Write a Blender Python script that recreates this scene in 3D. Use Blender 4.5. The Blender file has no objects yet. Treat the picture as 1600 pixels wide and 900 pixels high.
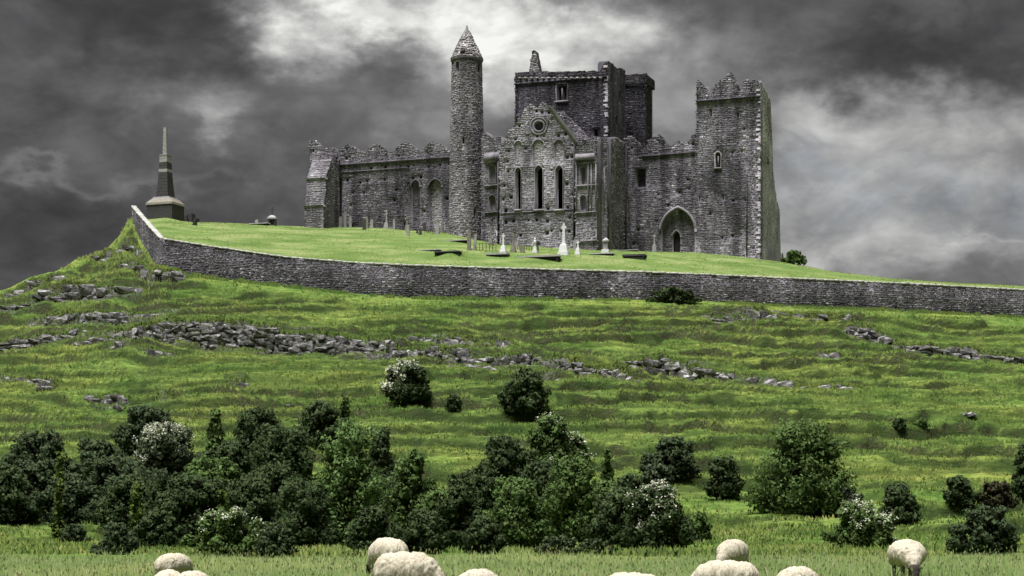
import bpy, bmesh, math, random
import numpy as np
from mathutils import Vector, Matrix
from mathutils.geometry import tessellate_polygon

random.seed(7)
SC = bpy.context.scene
COL = SC.collection
# ------------------------------------------------------------------ camera
FPX, CX, YH, EYE = 2690.0, 800.0, 755.0, 1.9      # focal length (photo px), centre column, horizon row, eye height
cam_d = bpy.data.cameras.new('camera'); cam = bpy.data.objects.new('camera', cam_d); COL.objects.link(cam)
cam.location = (0, 0, EYE); cam.rotation_euler = (math.radians(90), 0, 0)
cam_d.sensor_width = 36; cam_d.lens = 36 * FPX / 1600; cam_d.shift_y = (YH - 450) / 1600
cam_d.clip_start = 0.5; cam_d.clip_end = 20000
SC.camera = cam
SC.render.resolution_x = 1024; SC.render.resolution_y = 576
SC.view_settings.view_transform = 'Standard'; SC.view_settings.look = 'None'
SC.view_settings.gamma = 1.0
EXPO = 2.75
SC.view_settings.exposure = EXPO
# ------------------------------------------------------------------ sun
SUN_DIR = Vector((-0.19, -0.15, 0.97)).normalized()
sd = bpy.data.lights.new('sun', 'SUN'); sd.energy = 1.5; sd.angle = math.radians(40); sd.color = (1.0, 0.975, 0.935)
sun = bpy.data.objects.new('sun', sd); COL.objects.link(sun)
sun.rotation_euler = SUN_DIR.to_track_quat('Z', 'Y').to_euler(); sun.location = (-60, -20, 120)
# ------------------------------------------------------------------ sky
W = bpy.data.worlds.new('World'); SC.world = W; W.use_nodes = True
nt = W.node_tree; nt.nodes.clear()
class NB:                                             # tiny node-building helper
    def __init__(s, nt): s.nt = nt
    def new(s, t, **k):
        n = s.nt.nodes.new(t)
        for a, v in k.items(): setattr(n, a, v)
        return n
    def set(s, sock, v):
        if hasattr(v, 'is_output') or isinstance(v, bpy.types.NodeSocket): s.nt.links.new(v, sock)
        else: sock.default_value = v
    def m(s, op, a, b=0.0, c=0.0, clamp=False):
        n = s.new('ShaderNodeMath', operation=op, use_clamp=clamp)
        s.set(n.inputs[0], a); s.set(n.inputs[1], b); s.set(n.inputs[2], c)
        return n.outputs[0]
    def noise(s, vec, scale, detail=5, rough=0.55, dist=0.0, out=0):
        n = s.new('ShaderNodeTexNoise'); 
        if vec is not None: s.set(n.inputs['Vector'], vec)
        n.inputs['Scale'].default_value = scale; n.inputs['Detail'].default_value = detail
        n.inputs['Roughness'].default_value = rough; n.inputs['Distortion'].default_value = dist
        return n.outputs[out]
    def ramp(s, fac, stops, interp='LINEAR'):
        n = s.new('ShaderNodeValToRGB'); s.set(n.inputs[0], fac); cr = n.color_ramp; cr.interpolation = interp
        while len(cr.elements) < len(stops): cr.elements.new(0.5)
        for e, (p, c) in zip(cr.elements, stops):
            e.position = p; e.color = (c[0], c[1], c[2], 1) if hasattr(c, '__len__') else (c, c, c, 1)
        return n.outputs[0]
    def mix(s, fac, a, b, mode='MIX'):
        n = s.new('ShaderNodeMix', data_type='RGBA', blend_type=mode)
        s.set(n.inputs[0], fac)
        for i, v in ((6, a), (7, b)): s.set(n.inputs[i], v if not isinstance(v, tuple) else (*v, 1)[:4])
        return n.outputs[2]
    def maprange(s, v, a, b, c=0.0, d=1.0):
        n = s.new('ShaderNodeMapRange'); s.set(n.inputs[0], v)
        for i, x in enumerate((a, b, c, d)): n.inputs[i + 1].default_value = x
        return n.outputs[0]
g = NB(nt)
tc = g.new('ShaderNodeTexCoord')
vdir = tc.outputs['Generated']
# stretch the noise a little sideways: clouds lie in layers
mp = g.new('ShaderNodeMapping'); g.set(mp.inputs[0], vdir); mp.inputs['Scale'].default_value = (1.0, 1.0, 1.75)
vs = mp.outputs[0]
sep = g.new('ShaderNodeSeparateXYZ'); g.set(sep.inputs[0], vdir)
K = FPX / 100.0
az = g.m('MULTIPLY', g.m('ARCTAN2', sep.outputs[0], sep.outputs[1]), K)
el = g.m('MULTIPLY', g.m('ARCSINE', sep.outputs[2]), K)
w1 = g.noise(vs, 11, 4, 0.55, 0, 1); w2 = g.noise(vs, 31, 5, 0.6, 0, 1)
s1 = g.new('ShaderNodeSeparateColor'); g.set(s1.inputs[0], w1)
s2 = g.new('ShaderNodeSeparateColor'); g.set(s2.inputs[0], w2)
def warp(base, i, k1, k2):
    a = g.m('MULTIPLY_ADD', g.m('SUBTRACT', s1.outputs[i], 0.5), k1, base)
    return g.m('MULTIPLY_ADD', g.m('SUBTRACT', s2.outputs[i], 0.5), k2, a)
A = warp(az, 0, 3.4, 1.9); E = warp(el, 1, 2.2, 1.3)
BLOBS = [  # cloud banks and openings: column, row, half-width, half-height (photo px at the sky's direction), strength
    (715, 50, 150, 58, .44), (540, 35, 90, 46, .46), (520, 95, 60, 30, .16), (900, 45, 120, 55, .36), (840, 120, 100, 50, .22),
    (600, 140, 150, 60, .04), (700, 200, 60, 60, .10), (250, 70, 280, 75, -.10), (130, 10, 200, 40, -.04), (620, 95, 40, 40, -.14), (60, 400, 300, 85, -.12), (120, 210, 180, 40, -.07),
    (1230, 40, 260, 80, -.04), (1370, 120, 150, 55, -.11), (1530, 90, 200, 70, -.07), (1060, 160, 120, 80, .18),
    (1240, 205, 100, 60, .24), (1480, 220, 200, 65, .26), (1300, 260, 120, 40, .12), (330, 185, 120, 55, .21), (335, 215, 36, 34, .14),
    (150, 303, 230, 14, .08), (60, 300, 60, 14, .03), (450, 340, 150, 60, -.02), (1420, 300, 200, 25, .12), (1390, 380, 330, 65, .25), (1560, 372, 90, 9, .07), (1260, 405, 60, 25, .08), (1540, 425, 160, 16, -.05),
]
L = 0.40
acc = None
for (px, py, sx, sy, w) in BLOBS:
    dx = g.m('DIVIDE', g.m('SUBTRACT', A, (px - CX) / 100), sx / 100)
    dy = g.m('DIVIDE', g.m('SUBTRACT', E, (YH - py) / 100), sy / 100)
    r2 = g.m('MULTIPLY_ADD', dx, dx, g.m('MULTIPLY', dy, dy))
    ex = g.m('EXPONENT', g.m('MULTIPLY', r2, -1.0))
    acc = g.m('MULTIPLY_ADD', ex, w, acc if acc is not None else L)
n1 = g.noise(vs, 7.0, 7, 0.55, 0.3); n2 = g.noise(vs, 24, 8, 0.62, 0.4)
acc = g.m('MULTIPLY_ADD', g.m('SUBTRACT', n1, 0.5), 0.24, acc)
det = g.m('MULTIPLY', g.m('SUBTRACT', n2, 0.5), g.m('MULTIPLY_ADD', acc, 0.42, 0.0))
acc = g.m('ADD', acc, det)
n4 = g.noise(vs, 15, 6, 0.5, 0.6)                        # puffs: billowed noise gives the clouds rounded, crisper edges
bil = g.m('ABSOLUTE', g.m('MULTIPLY_ADD', n4, 2.0, -1.0))
acc = g.m('MULTIPLY_ADD', g.m('SUBTRACT', bil, 0.16), g.m('MULTIPLY', acc, 0.46), acc)
acc = g.m('MINIMUM', g.m('MAXIMUM', acc, 0.20), 0.97)
lin = g.m('POWER', acc, 2.2)
cloud = g.mix(g.maprange(acc, 0.3, 0.85), (0.985, 0.985, 1.02), (1.0, 1.0, 0.965))
SKYK = 1.0 / 2 ** EXPO
cloud = g.mix(1.0, cloud, (SKYK, SKYK, SKYK), 'MULTIPLY')
lc = g.new('ShaderNodeCombineColor')
for i in range(3): g.set(lc.inputs[i], lin)
cloud = g.mix(1.0, cloud, lc.outputs[0], 'MULTIPLY')
sky = g.new('ShaderNodeTexSky', sky_type='NISHITA'); sky.sun_disc = False
sky.sun_elevation = math.asin(SUN_DIR.z); sky.sun_rotation = math.atan2(SUN_DIR.x, SUN_DIR.y)
skyc = sky.outputs[0]
# thin places in the cover, low over the horizon, where some blue shows
n3 = g.noise(vs, 9, 5, 0.6, 0.2)
band = g.m('MULTIPLY', g.m('EXPONENT', g.m('MULTIPLY', g.m('POWER', g.m('DIVIDE', g.m('SUBTRACT', E, 4.6), 0.45), 2.0), -1.0)), 0.12)
band = g.m('MULTIPLY', band, g.m('EXPONENT', g.m('MULTIPLY', g.m('POWER', g.m('DIVIDE', g.m('SUBTRACT', A, 6.6), 2.6), 2.0), -1.0)))
thin = g.m('MULTIPLY', band, g.maprange(n3, 0.45, 0.6), clamp=True)
bg1 = g.new('ShaderNodeBackground'); g.set(bg1.inputs[0], cloud); bg1.inputs[1].default_value = 1.0
bg2 = g.new('ShaderNodeBackground'); g.set(bg2.inputs[0], skyc); bg2.inputs[1].default_value = 0.03
ms = g.new('ShaderNodeMixShader'); g.set(ms.inputs[0], thin); g.set(ms.inputs[1], bg1.outputs[0]); g.set(ms.inputs[2], bg2.outputs[0])
wo = g.new('ShaderNodeOutputWorld'); g.set(wo.inputs[0], ms.outputs[0])

# ------------------------------------------------------------------ helpers
def R(seed): return np.random.default_rng(seed)
def hash2(ix, iy, seed):
    h = (ix.astype(np.int64) * 374761393 + iy.astype(np.int64) * 668265263 + seed * 1442695041) & 0xffffffff
    h = ((h ^ (h >> 13)) * 1274126177) & 0xffffffff
    h = (h ^ (h >> 16)) & 0xffff
    return h / 65535.0
def vnoise(x, y, seed=0):
    x = np.asarray(x, float); y = np.asarray(y, float)
    x0 = np.floor(x); y0 = np.floor(y); fx = x - x0; fy = y - y0
    fx = fx * fx * (3 - 2 * fx); fy = fy * fy * (3 - 2 * fy)
    a = hash2(x0, y0, seed); b = hash2(x0 + 1, y0, seed); c = hash2(x0, y0 + 1, seed); d = hash2(x0 + 1, y0 + 1, seed)
    return (a + (b - a) * fx) * (1 - fy) + (c + (d - c) * fx) * fy
def fbm(x, y, seed=0, oc=4, gain=0.5):
    s = 0; a = 1; t = 0
    for i in range(oc):
        s = s + a * vnoise(x * 2 ** i, y * 2 ** i, seed + 17 * i); t += a; a *= gain
    return s / t
def smooth(x): x = np.clip(x, 0, 1); return x * x * (3 - 2 * x)
def meta(o, label=None, cat=None, group=None, kind=None):
    if label: o['label'] = label
    if cat: o['category'] = cat
    if group: o['group'] = group
    if kind: o['kind'] = kind
    return o
def root(name, loc, label, cat, group=None):
    o = bpy.data.objects.new(name, None); COL.objects.link(o); o.location = loc; o.empty_display_size = 0.3
    return meta(o, label, cat, group)
def top(o):
    while o.parent: o = o.parent
    return o
def mesh_np(name, V, F, mat, parent=None, attrs=None, smooth_=False, label=None, kind=None, local=False, normals=None):
    """V (n,3) world positions (or local to the parent's root if local), F list of (m,k) index arrays"""
    V = np.asarray(V, dtype=np.float64).reshape(-1, 3)
    if parent is not None and not local:
        V = V - np.array(top(parent).location)
    me = bpy.data.meshes.new(name)
    if not isinstance(F, (list, tuple)): F = [F]
    if normals is not None:                            # turn every leaf or blade the same way round, so its soft normal is not mirrored
        F2 = []
        for f in F:
            f = np.asarray(f); a = V[f[:, 1]] - V[f[:, 0]]; b_ = V[f[:, 2]] - V[f[:, 0]]; nrm = np.cross(a, b_)
            fl = nrm[:, 1] > 0; f = f.copy(); f[fl] = f[fl][:, ::-1]; F2.append(f)
        F = F2
    F = [np.asarray(f, dtype=np.int32) for f in F if len(f)]
    me.vertices.add(len(V)); me.vertices.foreach_set('co', V.astype(np.float32).ravel())
    tot = np.concatenate([np.full(len(f), f.shape[1], np.int32) for f in F])
    idx = np.concatenate([f.ravel() for f in F])
    st = np.concatenate([[0], np.cumsum(tot)[:-1]]).astype(np.int32)
    me.loops.add(len(idx)); me.loops.foreach_set('vertex_index', idx)
    me.polygons.add(len(tot)); me.polygons.foreach_set('loop_start', st); me.polygons.foreach_set('loop_total', tot)
    me.update(calc_edges=True)
    if attrs:
        for k, v in attrs.items():
            at = me.attributes.new(k, 'FLOAT', 'POINT'); at.data.foreach_set('value', np.asarray(v, np.float32))
    if smooth_: me.polygons.foreach_set('use_smooth', np.ones(len(tot), bool))
    if normals is not None:                            # foliage shades as a soft mass, not as loose cards
        me.polygons.foreach_set('use_smooth', np.ones(len(tot), bool)); me.normals_split_custom_set_from_vertices(np.asarray(normals, np.float32))
    if mat: me.materials.append(mat)
    o = bpy.data.objects.new(name, me); COL.objects.link(o)
    if parent is not None: o.parent = parent
    if label: o['label'] = label
    if kind: o['kind'] = kind
    return o
class MB:                                             # collects simple solids into one mesh
    def __init__(s): s.v = []; s.f = []
    def add(s, vs, fs):
        b = len(s.v); s.v += [tuple(v) for v in vs]; s.f += [tuple(i + b for i in f) for f in fs]
    def box(s, c, sx, sy, h, taper=1.0, rot=0.0, tx=0.0, ty=0.0, tz=0.0):
        """base centre c, tapered by `taper` at the top; tx, ty lean the top"""
        ca, sa = math.cos(rot), math.sin(rot); vs = []
        for z, k, lx, ly in ((0, 1, 0, 0), (h, taper, tx, ty)):
            for a, b in ((-1, -1), (1, -1), (1, 1), (-1, 1)):
                x, y = a * sx * k / 2, b * sy * k / 2
                vs.append((c[0] + x * ca - y * sa + lx, c[1] + x * sa + y * ca + ly, c[2] + z))
        s.add(vs, [(3, 2, 1, 0), (4, 5, 6, 7), (0, 1, 5, 4), (1, 2, 6, 5), (2, 3, 7, 6), (3, 0, 4, 7)])
    def lathe(s, c, prof, n=12):
        vs = [(c[0] + r * math.cos(2 * math.pi * i / n), c[1] + r * math.sin(2 * math.pi * i / n), c[2] + z) for r, z in prof for i in range(n)]
        fs = [(k * n + i, k * n + (i + 1) % n, (k + 1) * n + (i + 1) % n, (k + 1) * n + i) for k in range(len(prof) - 1) for i in range(n)]
        fs += [tuple(range(n))[::-1], tuple((len(prof) - 1) * n + i for i in range(n))]
        s.add(vs, fs)
    def tube(s, pts, rad, n=6):
        pts = [Vector(p) for p in pts]; vs = []
        for i, p in enumerate(pts):
            d = (pts[min(i + 1, len(pts) - 1)] - pts[max(i - 1, 0)]).normalized()
            a = d.orthogonal().normalized(); b = d.cross(a)
            r = rad[i] if hasattr(rad, '__len__') else rad
            vs += [tuple(p + a * r * math.cos(2 * math.pi * k / n) + b * r * math.sin(2 * math.pi * k / n)) for k in range(n)]
        fs = [(k * n + i, k * n + (i + 1) % n, (k + 1) * n + (i + 1) % n, (k + 1) * n + i) for k in range(len(pts) - 1) for i in range(n)]
        fs += [tuple(range(n))[::-1], tuple((len(pts) - 1) * n + i for i in range(n))]
        s.add(vs, fs)
    def build(s, name, mat, parent=None, label=None, kind=None, local=False, smooth_=False):
        V = np.array(s.v, float)
        if parent is not None and not local: V = V - np.array(top(parent).location)
        me = bpy.data.meshes.new(name); me.from_pydata(V.tolist(), [], s.f); me.update()
        if smooth_: me.polygons.foreach_set('use_smooth', np.ones(len(me.polygons), bool))
        me.materials.append(mat)
        o = bpy.data.objects.new(name, me); COL.objects.link(o)
        if parent is not None: o.parent = parent
        if label: o['label'] = label
        if kind: o['kind'] = kind
        return o

# ------------------------------------------------------------------ materials
def new_mat(name):
    m = bpy.data.materials.new(name); m.use_nodes = True; m.node_tree.nodes.clear()
    return m, NB(m.node_tree)
def finish(g, col, rough=0.9, bump=None, bdist=0.05, bstr=0.5, trans=None, spec=0.25):
    b = g.new('ShaderNodeBsdfPrincipled'); g.set(b.inputs['Base Color'], col if not isinstance(col, tuple) else (*col, 1))
    g.set(b.inputs['Roughness'], rough); b.inputs['Specular IOR Level'].default_value = spec
    if bump is not None:
        bn = g.new('ShaderNodeBump'); bn.inputs['Strength'].default_value = bstr; bn.inputs['Distance'].default_value = bdist
        g.set(bn.inputs['Height'], bump); g.set(b.inputs['Normal'], bn.outputs[0])
    out = b.outputs[0]
    if trans:
        t = g.new('ShaderNodeBsdfTranslucent'); g.set(t.inputs[0], col); mx = g.new('ShaderNodeMixShader')
        mx.inputs[0].default_value = trans; g.set(mx.inputs[1], out); g.set(mx.inputs[2], t.outputs[0]); out = mx.outputs[0]
    o = g.new('ShaderNodeOutputMaterial'); g.set(o.inputs[0], out)
def attr(g, name):
    n = g.new('ShaderNodeAttribute'); n.attribute_name = name; return n.outputs['Fac']
def pos(g): return g.new('ShaderNodeNewGeometry').outputs['Position']
def scaled(g, v, s):
    m = g.new('ShaderNodeMapping'); g.set(m.inputs[0], v); m.inputs['Scale'].default_value = s; return m.outputs[0]
def stone_mat(name, dark, mid, light, stain=0.5, speck=0.07, patch=None):
    """rubble: per-stone tint, streaks of grime, lichen specks"""
    m, g = new_mat(name); P = pos(g); t = attr(g, 'tint')
    col = g.ramp(t, [(0.0, tuple((a + b) * .5 for a, b in zip(dark, mid))), (0.35, mid), (0.84, tuple(x * 1.22 for x in mid)), (1.0 - speck * .5, light), (1.0, tuple(min(.55, x * 1.3) for x in light))])
    fine = g.noise(P, 10, 6, 0.7)
    col = g.mix(1.0, col, g.ramp(fine, [(0.25, 0.55), (0.5, 1.0), (0.75, 1.45)]), 'MULTIPLY')
    st = g.noise(scaled(g, P, (0.8, 0.8, 0.10)), 1.0, 5, 0.62, 0.4)       # vertical weather streaks
    col = g.mix(g.m('MULTIPLY', g.maprange(st, 0.40, 0.62), stain, clamp=True), col, (dark[0] * 0.6, dark[1] * 0.6, dark[2] * 0.6))
    ag = g.noise(P, 0.16, 4, 0.6, 0.5)                                     # big paler and darker areas of repointing
    col = g.mix(1.0, col, g.ramp(ag, [(0.3, 0.5), (0.5, 0.98), (0.66, 1.5)]), 'MULTIPLY')
    li = g.noise(P, 2.3, 6, 0.7)
    col = g.mix(g.m('MULTIPLY', g.maprange(li, 0.63, 0.70), 0.55, clamp=True), col, light)
    col = g.mix(1.0, col, (.87, .855, .90), 'MULTIPLY')
    finish(g, col, 0.95, fine, 0.06, 0.6)
    return m
M = {}
M['cathedral'] = stone_mat('cathedral_stone', (.085, .080, .095), (.200, .190, .212), (.40, .39, .41), 0.8)
M['pale'] = stone_mat('transept_stone', (.120, .114, .130), (.275, .264, .286), (.48, .47, .485), 0.6)
M['tower'] = stone_mat('tower_stone', (.105, .098, .111), (.245, .234, .250), (.44, .43, .44), 0.6)
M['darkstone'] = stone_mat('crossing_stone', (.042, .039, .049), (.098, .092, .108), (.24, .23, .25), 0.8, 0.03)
M['blackstone'] = stone_mat('near_black_turret_stone', (.014, .013, .016), (.034, .032, .038), (.10, .095, .10), 0.6, 0.03)  # near-black tone for the square turret, darker than the tower beside it
M['cap'] = stone_mat('cap_stone', (.08, .075, .080), (.26, .25, .255), (.55, .54, .54), 0.2, 0.2)
M['wallstone'] = stone_mat('field_wall_stone', (.075, .070, .082), (.165, .157, .175), (.44, .43, .44), 0.5, 0.04)
M['ashlar'] = stone_mat('dressed_stone', (.13, .124, .134), (.27, .26, .272), (.42, .41, .415), 0.4)
M['render'] = stone_mat('pale_infill', (.26, .25, .26), (.42, .41, .42), (.52, .51, .51), 0.3)
def simple(name, c, rough=0.85, var=0.35, scale=6, bump=True, spec=0.2):
    m, g = new_mat(name); P = pos(g); n = g.noise(P, scale, 5, 0.65)
    col = g.mix(1.0, (*c, 1), g.ramp(n, [(0.25, 1 - var), (0.5, 1.0), (0.75, 1 + var)]), 'MULTIPLY')
    finish(g, col, rough, n if bump else None, 0.02, 0.4, spec=spec); return m
M['coping'] = simple('lime_coping', (.34, .335, .32), 0.9, 0.55, 1.3)
M['marble'] = simple('white_marble', (.64, .65, .67), 0.6, 0.12, 8)
M['limestone'] = simple('grey_limestone', (.30, .295, .30), 0.9, 0.4, 5)
M['slate'] = simple('dark_slab_stone', (.06, .058, .062), 0.85, 0.4, 5)
M['lichen'] = simple('lichened_stone', (.20, .19, .16), 0.9, 0.5, 7)
M['darkface'] = simple('near_black_stone', (.035, .033, .038), 0.9, 0.4, 4)  # near-black tone; also colours the painted gap strip on the gable
M['iron'] = simple('rusty_iron', (.05, .042, .038), 0.7, 0.3, 20)
M['wood'] = simple('dark_door_wood', (.018, .015, .014), 0.8, 0.3, 12)
def rock_mat():
    m, g = new_mat('outcrop_rock'); P = pos(g); n = g.noise(scaled(g, P, (1, 1, 1.8)), 2.6, 8, 0.8); n2 = g.noise(P, 0.8, 4, 0.6)
    oi = g.new('ShaderNodeObjectInfo').outputs['Random']
    col = g.ramp(n, [(0.36, (.020, .018, .020)), (0.47, (.10, .096, .10)), (0.56, (.24, .235, .24)), (0.66, (.48, .47, .47))])
    col = g.mix(1.0, col, g.ramp(oi, [(0, .40), (0.5, .85), (1, 1.4)]), 'MULTIPLY')
    col = g.mix(g.m('MULTIPLY', g.maprange(n2, .52, .62), 0.6, clamp=True), col, (.055, .062, .025))
    finish(g, col, 0.95, n, 0.15, 0.7); return m
M['rock'] = rock_mat()
def ground_mat():
    m, g = new_mat('ground_grass'); P = pos(g)
    n1 = g.noise(P, 0.11, 5, 0.6, 0.6); n2 = g.noise(scaled(g, P, (.5, 1, 1.6)), 1.3, 5, 0.7); n3 = g.noise(P, 5.0, 4, 0.75)
    col = g.ramp(n2, [(0.30, (.042, .072, .017)), (0.46, (.086, .138, .028)), (0.60, (.130, .185, .041)), (0.74, (.190, .220, .070))])
    col = g.mix(1.0, col, g.ramp(n1, [(0.34, (.60, .74, .62)), (0.5, (1, 1, 1)), (0.66, (1.40, 1.16, 1.15))]), 'MULTIPLY')
    col = g.mix(1.0, col, g.ramp(n3, [(0.25, .5), (0.5, 1.0), (0.75, 1.5)]), 'MULTIPLY')
    mown = attr(g, 'mown')
    # scarp shade painted in as a darker green than the treads
    scarp_shade = g.m('MULTIPLY', attr(g, 'scarp'), g.ramp(n3, [(0.3, .75), (0.7, 1.0)]), clamp=True)
    col = g.mix(scarp_shade, col, g.ramp(n2, [(0.35, (.008, .016, .004)), (0.55, (.018, .032, .008)), (0.7, (.040, .056, .016))]))
    nl = g.noise(scaled(g, P, (.35, .6, 1)), 0.5, 6, 0.65)
    lawn = g.ramp(nl, [(0.32, (.066, .116, .028)), (0.5, (.110, .165, .046)), (0.62, (.175, .210, .082))])
    lawn = g.mix(1.0, lawn, g.ramp(n3, [(0.25, .7), (0.5, 1.0), (0.75, 1.3)]), 'MULTIPLY')
    col = g.mix(mown, col, lawn)
    # bare soil and dead grass on the steep scarps
    ge = g.new('ShaderNodeNewGeometry'); sx = g.new('ShaderNodeSeparateXYZ'); g.set(sx.inputs[0], ge.outputs['True Normal'])
    steep = g.m('ADD', sx.outputs[2], g.m('MULTIPLY', g.m('SUBTRACT', n2, 0.5), 0.25))
    soil = g.ramp(n3, [(0.3, (.012, .017, .007)), (0.5, (.032, .040, .015)), (0.7, (.075, .080, .036))])
    col = g.mix(g.maprange(steep, 0.50, 0.32), col, soil)
    nr_ = g.noise(scaled(g, P, (1, 1, 1.6)), 3.2, 8, 0.8)
    bed = g.ramp(nr_, [(0.36, (.014, .013, .011)), (0.47, (.060, .058, .054)), (0.57, (.20, .195, .195)), (0.68, (.42, .41, .41))])
    sc = attr(g, 'scree'); col = g.mix(g.m('MULTIPLY', g.m('MULTIPLY', sc, 1.5), g.maprange(n2, 0.36, 0.50), clamp=True), col, g.mix(g.maprange(n1, .40, .58), bed, soil))
    finish(g, col, 0.95, g.m('ADD', n3, g.m('MULTIPLY', n2, 1.2)), 0.18, 0.8, spec=0.1); return m
M['ground'] = ground_mat()
def blade_mat(name, stops, trans=0.55, big=True):
    m, g = new_mat(name); t = attr(g, 'tint'); P = pos(g)
    col = g.ramp(t, stops)
    if big:
        n1 = g.noise(P, 0.11, 5, 0.6, 0.6); col = g.mix(1.0, col, g.ramp(n1, [(0.3, (.70, .84, .68)), (0.5, (1, 1, 1)), (0.7, (1.30, 1.13, 1.1))]), 'MULTIPLY')
    finish(g, col, 0.8, trans=trans, spec=0.15); return m
M['tuft'] = blade_mat('hill_grass', [(0, (.052, .092, .020)), (.4, (.098, .154, .031)), (.8, (.155, .210, .048)), (1, (.25, .265, .10))])
M['blade'] = blade_mat('meadow_grass', [(0, (.118, .172, .050)), (.5, (.172, .240, .080)), (.85, (.235, .285, .120)), (1, (.34, .34, .20))])
LEAF = {}
def leaf_mat(name, c, var=0.32, hue=0.0):
    a = tuple(x * (1 - var) for x in c); b = tuple(x * (1 + var) for x in c); d = (c[0] * 1.75 + hue, c[1] * 1.75, c[2] * 1.7)
    LEAF[name] = blade_mat('leaf_' + name, [(0, a), (.45, c), (.85, b), (1, d)], 0.42, big=False)
leaf_mat('dark', (.052, .080, .030)); leaf_mat('mid', (.086, .142, .040)); leaf_mat('light', (.105, .175, .054)); leaf_mat('bluegreen', (.054, .080, .036))
leaf_mat('grey', (.075, .098, .056)); leaf_mat('yellow', (.10, .145, .030)); leaf_mat('brown', (.045, .042, .022)); leaf_mat('sage', (.080, .106, .054))
leaf_mat('blossom', (.55, .56, .46), 0.25)
M['bark'] = simple('bark', (.050, .042, .034), 0.95, 0.4, 9)
# ================================================================== GROUND
def interp(xs, ys, x): return np.interp(x, xs, ys)
# boundary-wall line (or the crest, left of column 205): distance, base row, top row, by photo column
WPX = [-6000, -1500, -400, 0, 40, 100, 150, 185, 204, 206, 215, 228, 240, 249, 252, 330, 440, 560, 650, 800, 1000, 1100, 1200, 1400, 1600, 1800, 2100, 3500, 6000]
WY  = [150, 165, 185, 200, 203, 208, 214, 219, 222, 222, 217, 209.5, 202, 196.5, 196, 193, 190, 188, 187, 186, 187, 188, 190, 195, 200, 205, 212, 240, 260]
WB  = [752, 735, 590, 456, 440, 417, 396, 374, 347, 346, 366, 388, 408, 424, 424, 434, 446, 459, 465.5, 467, 468, 470, 476, 485, 495, 506, 530, 690, 750]
WT  = [752, 735, 590, 456, 440, 417, 396, 374, 347, 322, 333, 348, 361, 371, 372, 384, 400, 410, 414, 418.5, 424, 428, 432.5, 441.5, 452, 463, 490, 680, 750]
def YW(px): return interp(WPX, WY, px)
def zrow(py, Y): return EYE + (YH - py) * Y / FPX
def ZB(px): return zrow(interp(WPX, WB, px), YW(px))
def ZT(px): return zrow(interp(WPX, WT, px), YW(px))
TS = [0, .10, .20, .30, .39, .53, .67, .81, .92, 1.0]
ZS = [0, -.02, -.022, .005, .06, .205, .41, .635, .83, 1.0]
TT = np.linspace(0, 1, 201); ZZ = np.interp(TT, TS, ZS)
for _ in range(3):
    ZZ[1:-1] = np.convolve(ZZ, np.ones(9) / 9, 'same')[1:-1] if _ < 0 else ZZ[1:-1]
kk = np.ones(15) / 15; pad = np.concatenate([ZZ[0] - (ZZ[1:8] - ZZ[0])[::-1], ZZ, 2 * ZZ[-1] - ZZ[-8:-1][::-1]])
ZZ = np.convolve(pad, kk, 'valid'); ZZ = (ZZ - ZZ[0]) / (ZZ[-1] - ZZ[0]) 
# ground line on the plateau: column, distance, row
PPX = [150, 206, 258, 300, 390, 480, 600, 700, 729, 780, 900, 1000, 1087, 1187, 1225, 1300, 1400, 1600, 1800, 2100]
PY_ = [216, 224, 222, 226, 229, 230, 228, 223, 219, 216, 211, 216, 215, 212, 214, 212, 212, 216, 220, 226]
PR  = [397, 342, 343, 347, 350.5, 354, 357, 363, 371, 382, 388.5, 391, 393.5, 405, 410, 424, 437, 447.5, 460, 488]
SPX = np.arange(-6000, 6001, 10.0); SY = YW(SPX); SZ = ZB(SPX)
for _ in range(3):                                    # a softened crest line for the lower slope
    SY = np.convolve(np.pad(SY, 10, 'edge'), np.ones(21) / 21, 'valid'); SZ = np.convolve(np.pad(SZ, 10, 'edge'), np.ones(21) / 21, 'valid')
def base_z(px, Y):
    px = np.asarray(px, float); Y = np.asarray(Y, float)
    px, Y = np.broadcast_arrays(px, Y)
    yw = YW(px); zb = ZB(px)
    ys_ = interp(SPX, SY, px); zs_ = interp(SPX, SZ, px)
    prof = lambda y: np.where(y < 45, 0.0, np.interp(np.clip((y - 45) / (ys_ - 45), 0, 1.0), TT, ZZ) * zs_ + np.maximum(y - ys_, 0) * .42)
    zf = prof(Y) + (zb - prof(yw)) * smooth(1 - (yw - Y) / 20.0)
    # behind the wall
    has = smooth((px - 203) / 4)
    z0 = np.where(has > 0, ZT(px) - 0.45 * has, zb)
    yc = np.maximum(interp(PPX, PY_, px), yw + 3); zc = zrow(interp(PPX, PR, px), yc)
    s = np.clip((Y - yw) / (yc - yw), 0, 1)
    zl = z0 + (zc - z0) * (s + 0.10 * np.sin(s * math.pi))
    flat = np.where((px > 470) & (px < 1235), 22.0, 3.0)
    drop = np.maximum(Y - yc - flat, 0)
    zl = zl - np.minimum(drop * 0.02 * np.minimum(drop, 20), drop * 0.42)
    zcrest = z0 - np.minimum(np.maximum(Y - yw, 0) * 0.03 * np.minimum(np.maximum(Y - yw, 0), 14), np.maximum(Y - yw, 0) * 0.45)
    zbk = np.where(has > 0.5, zl, zcrest)
    return np.where(Y <= yw + 0.30, zf, np.maximum(zbk, -4.0))
def hit(fn, px, py, y0=30.0, y1=262.0):
    Y = np.arange(y0, y1, 0.2); z = fn(np.full_like(Y, px), Y)
    k = np.nonzero(z >= zrow(py, Y))[0]
    return float(Y[k[0]]) if len(k) else float('nan')
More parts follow.
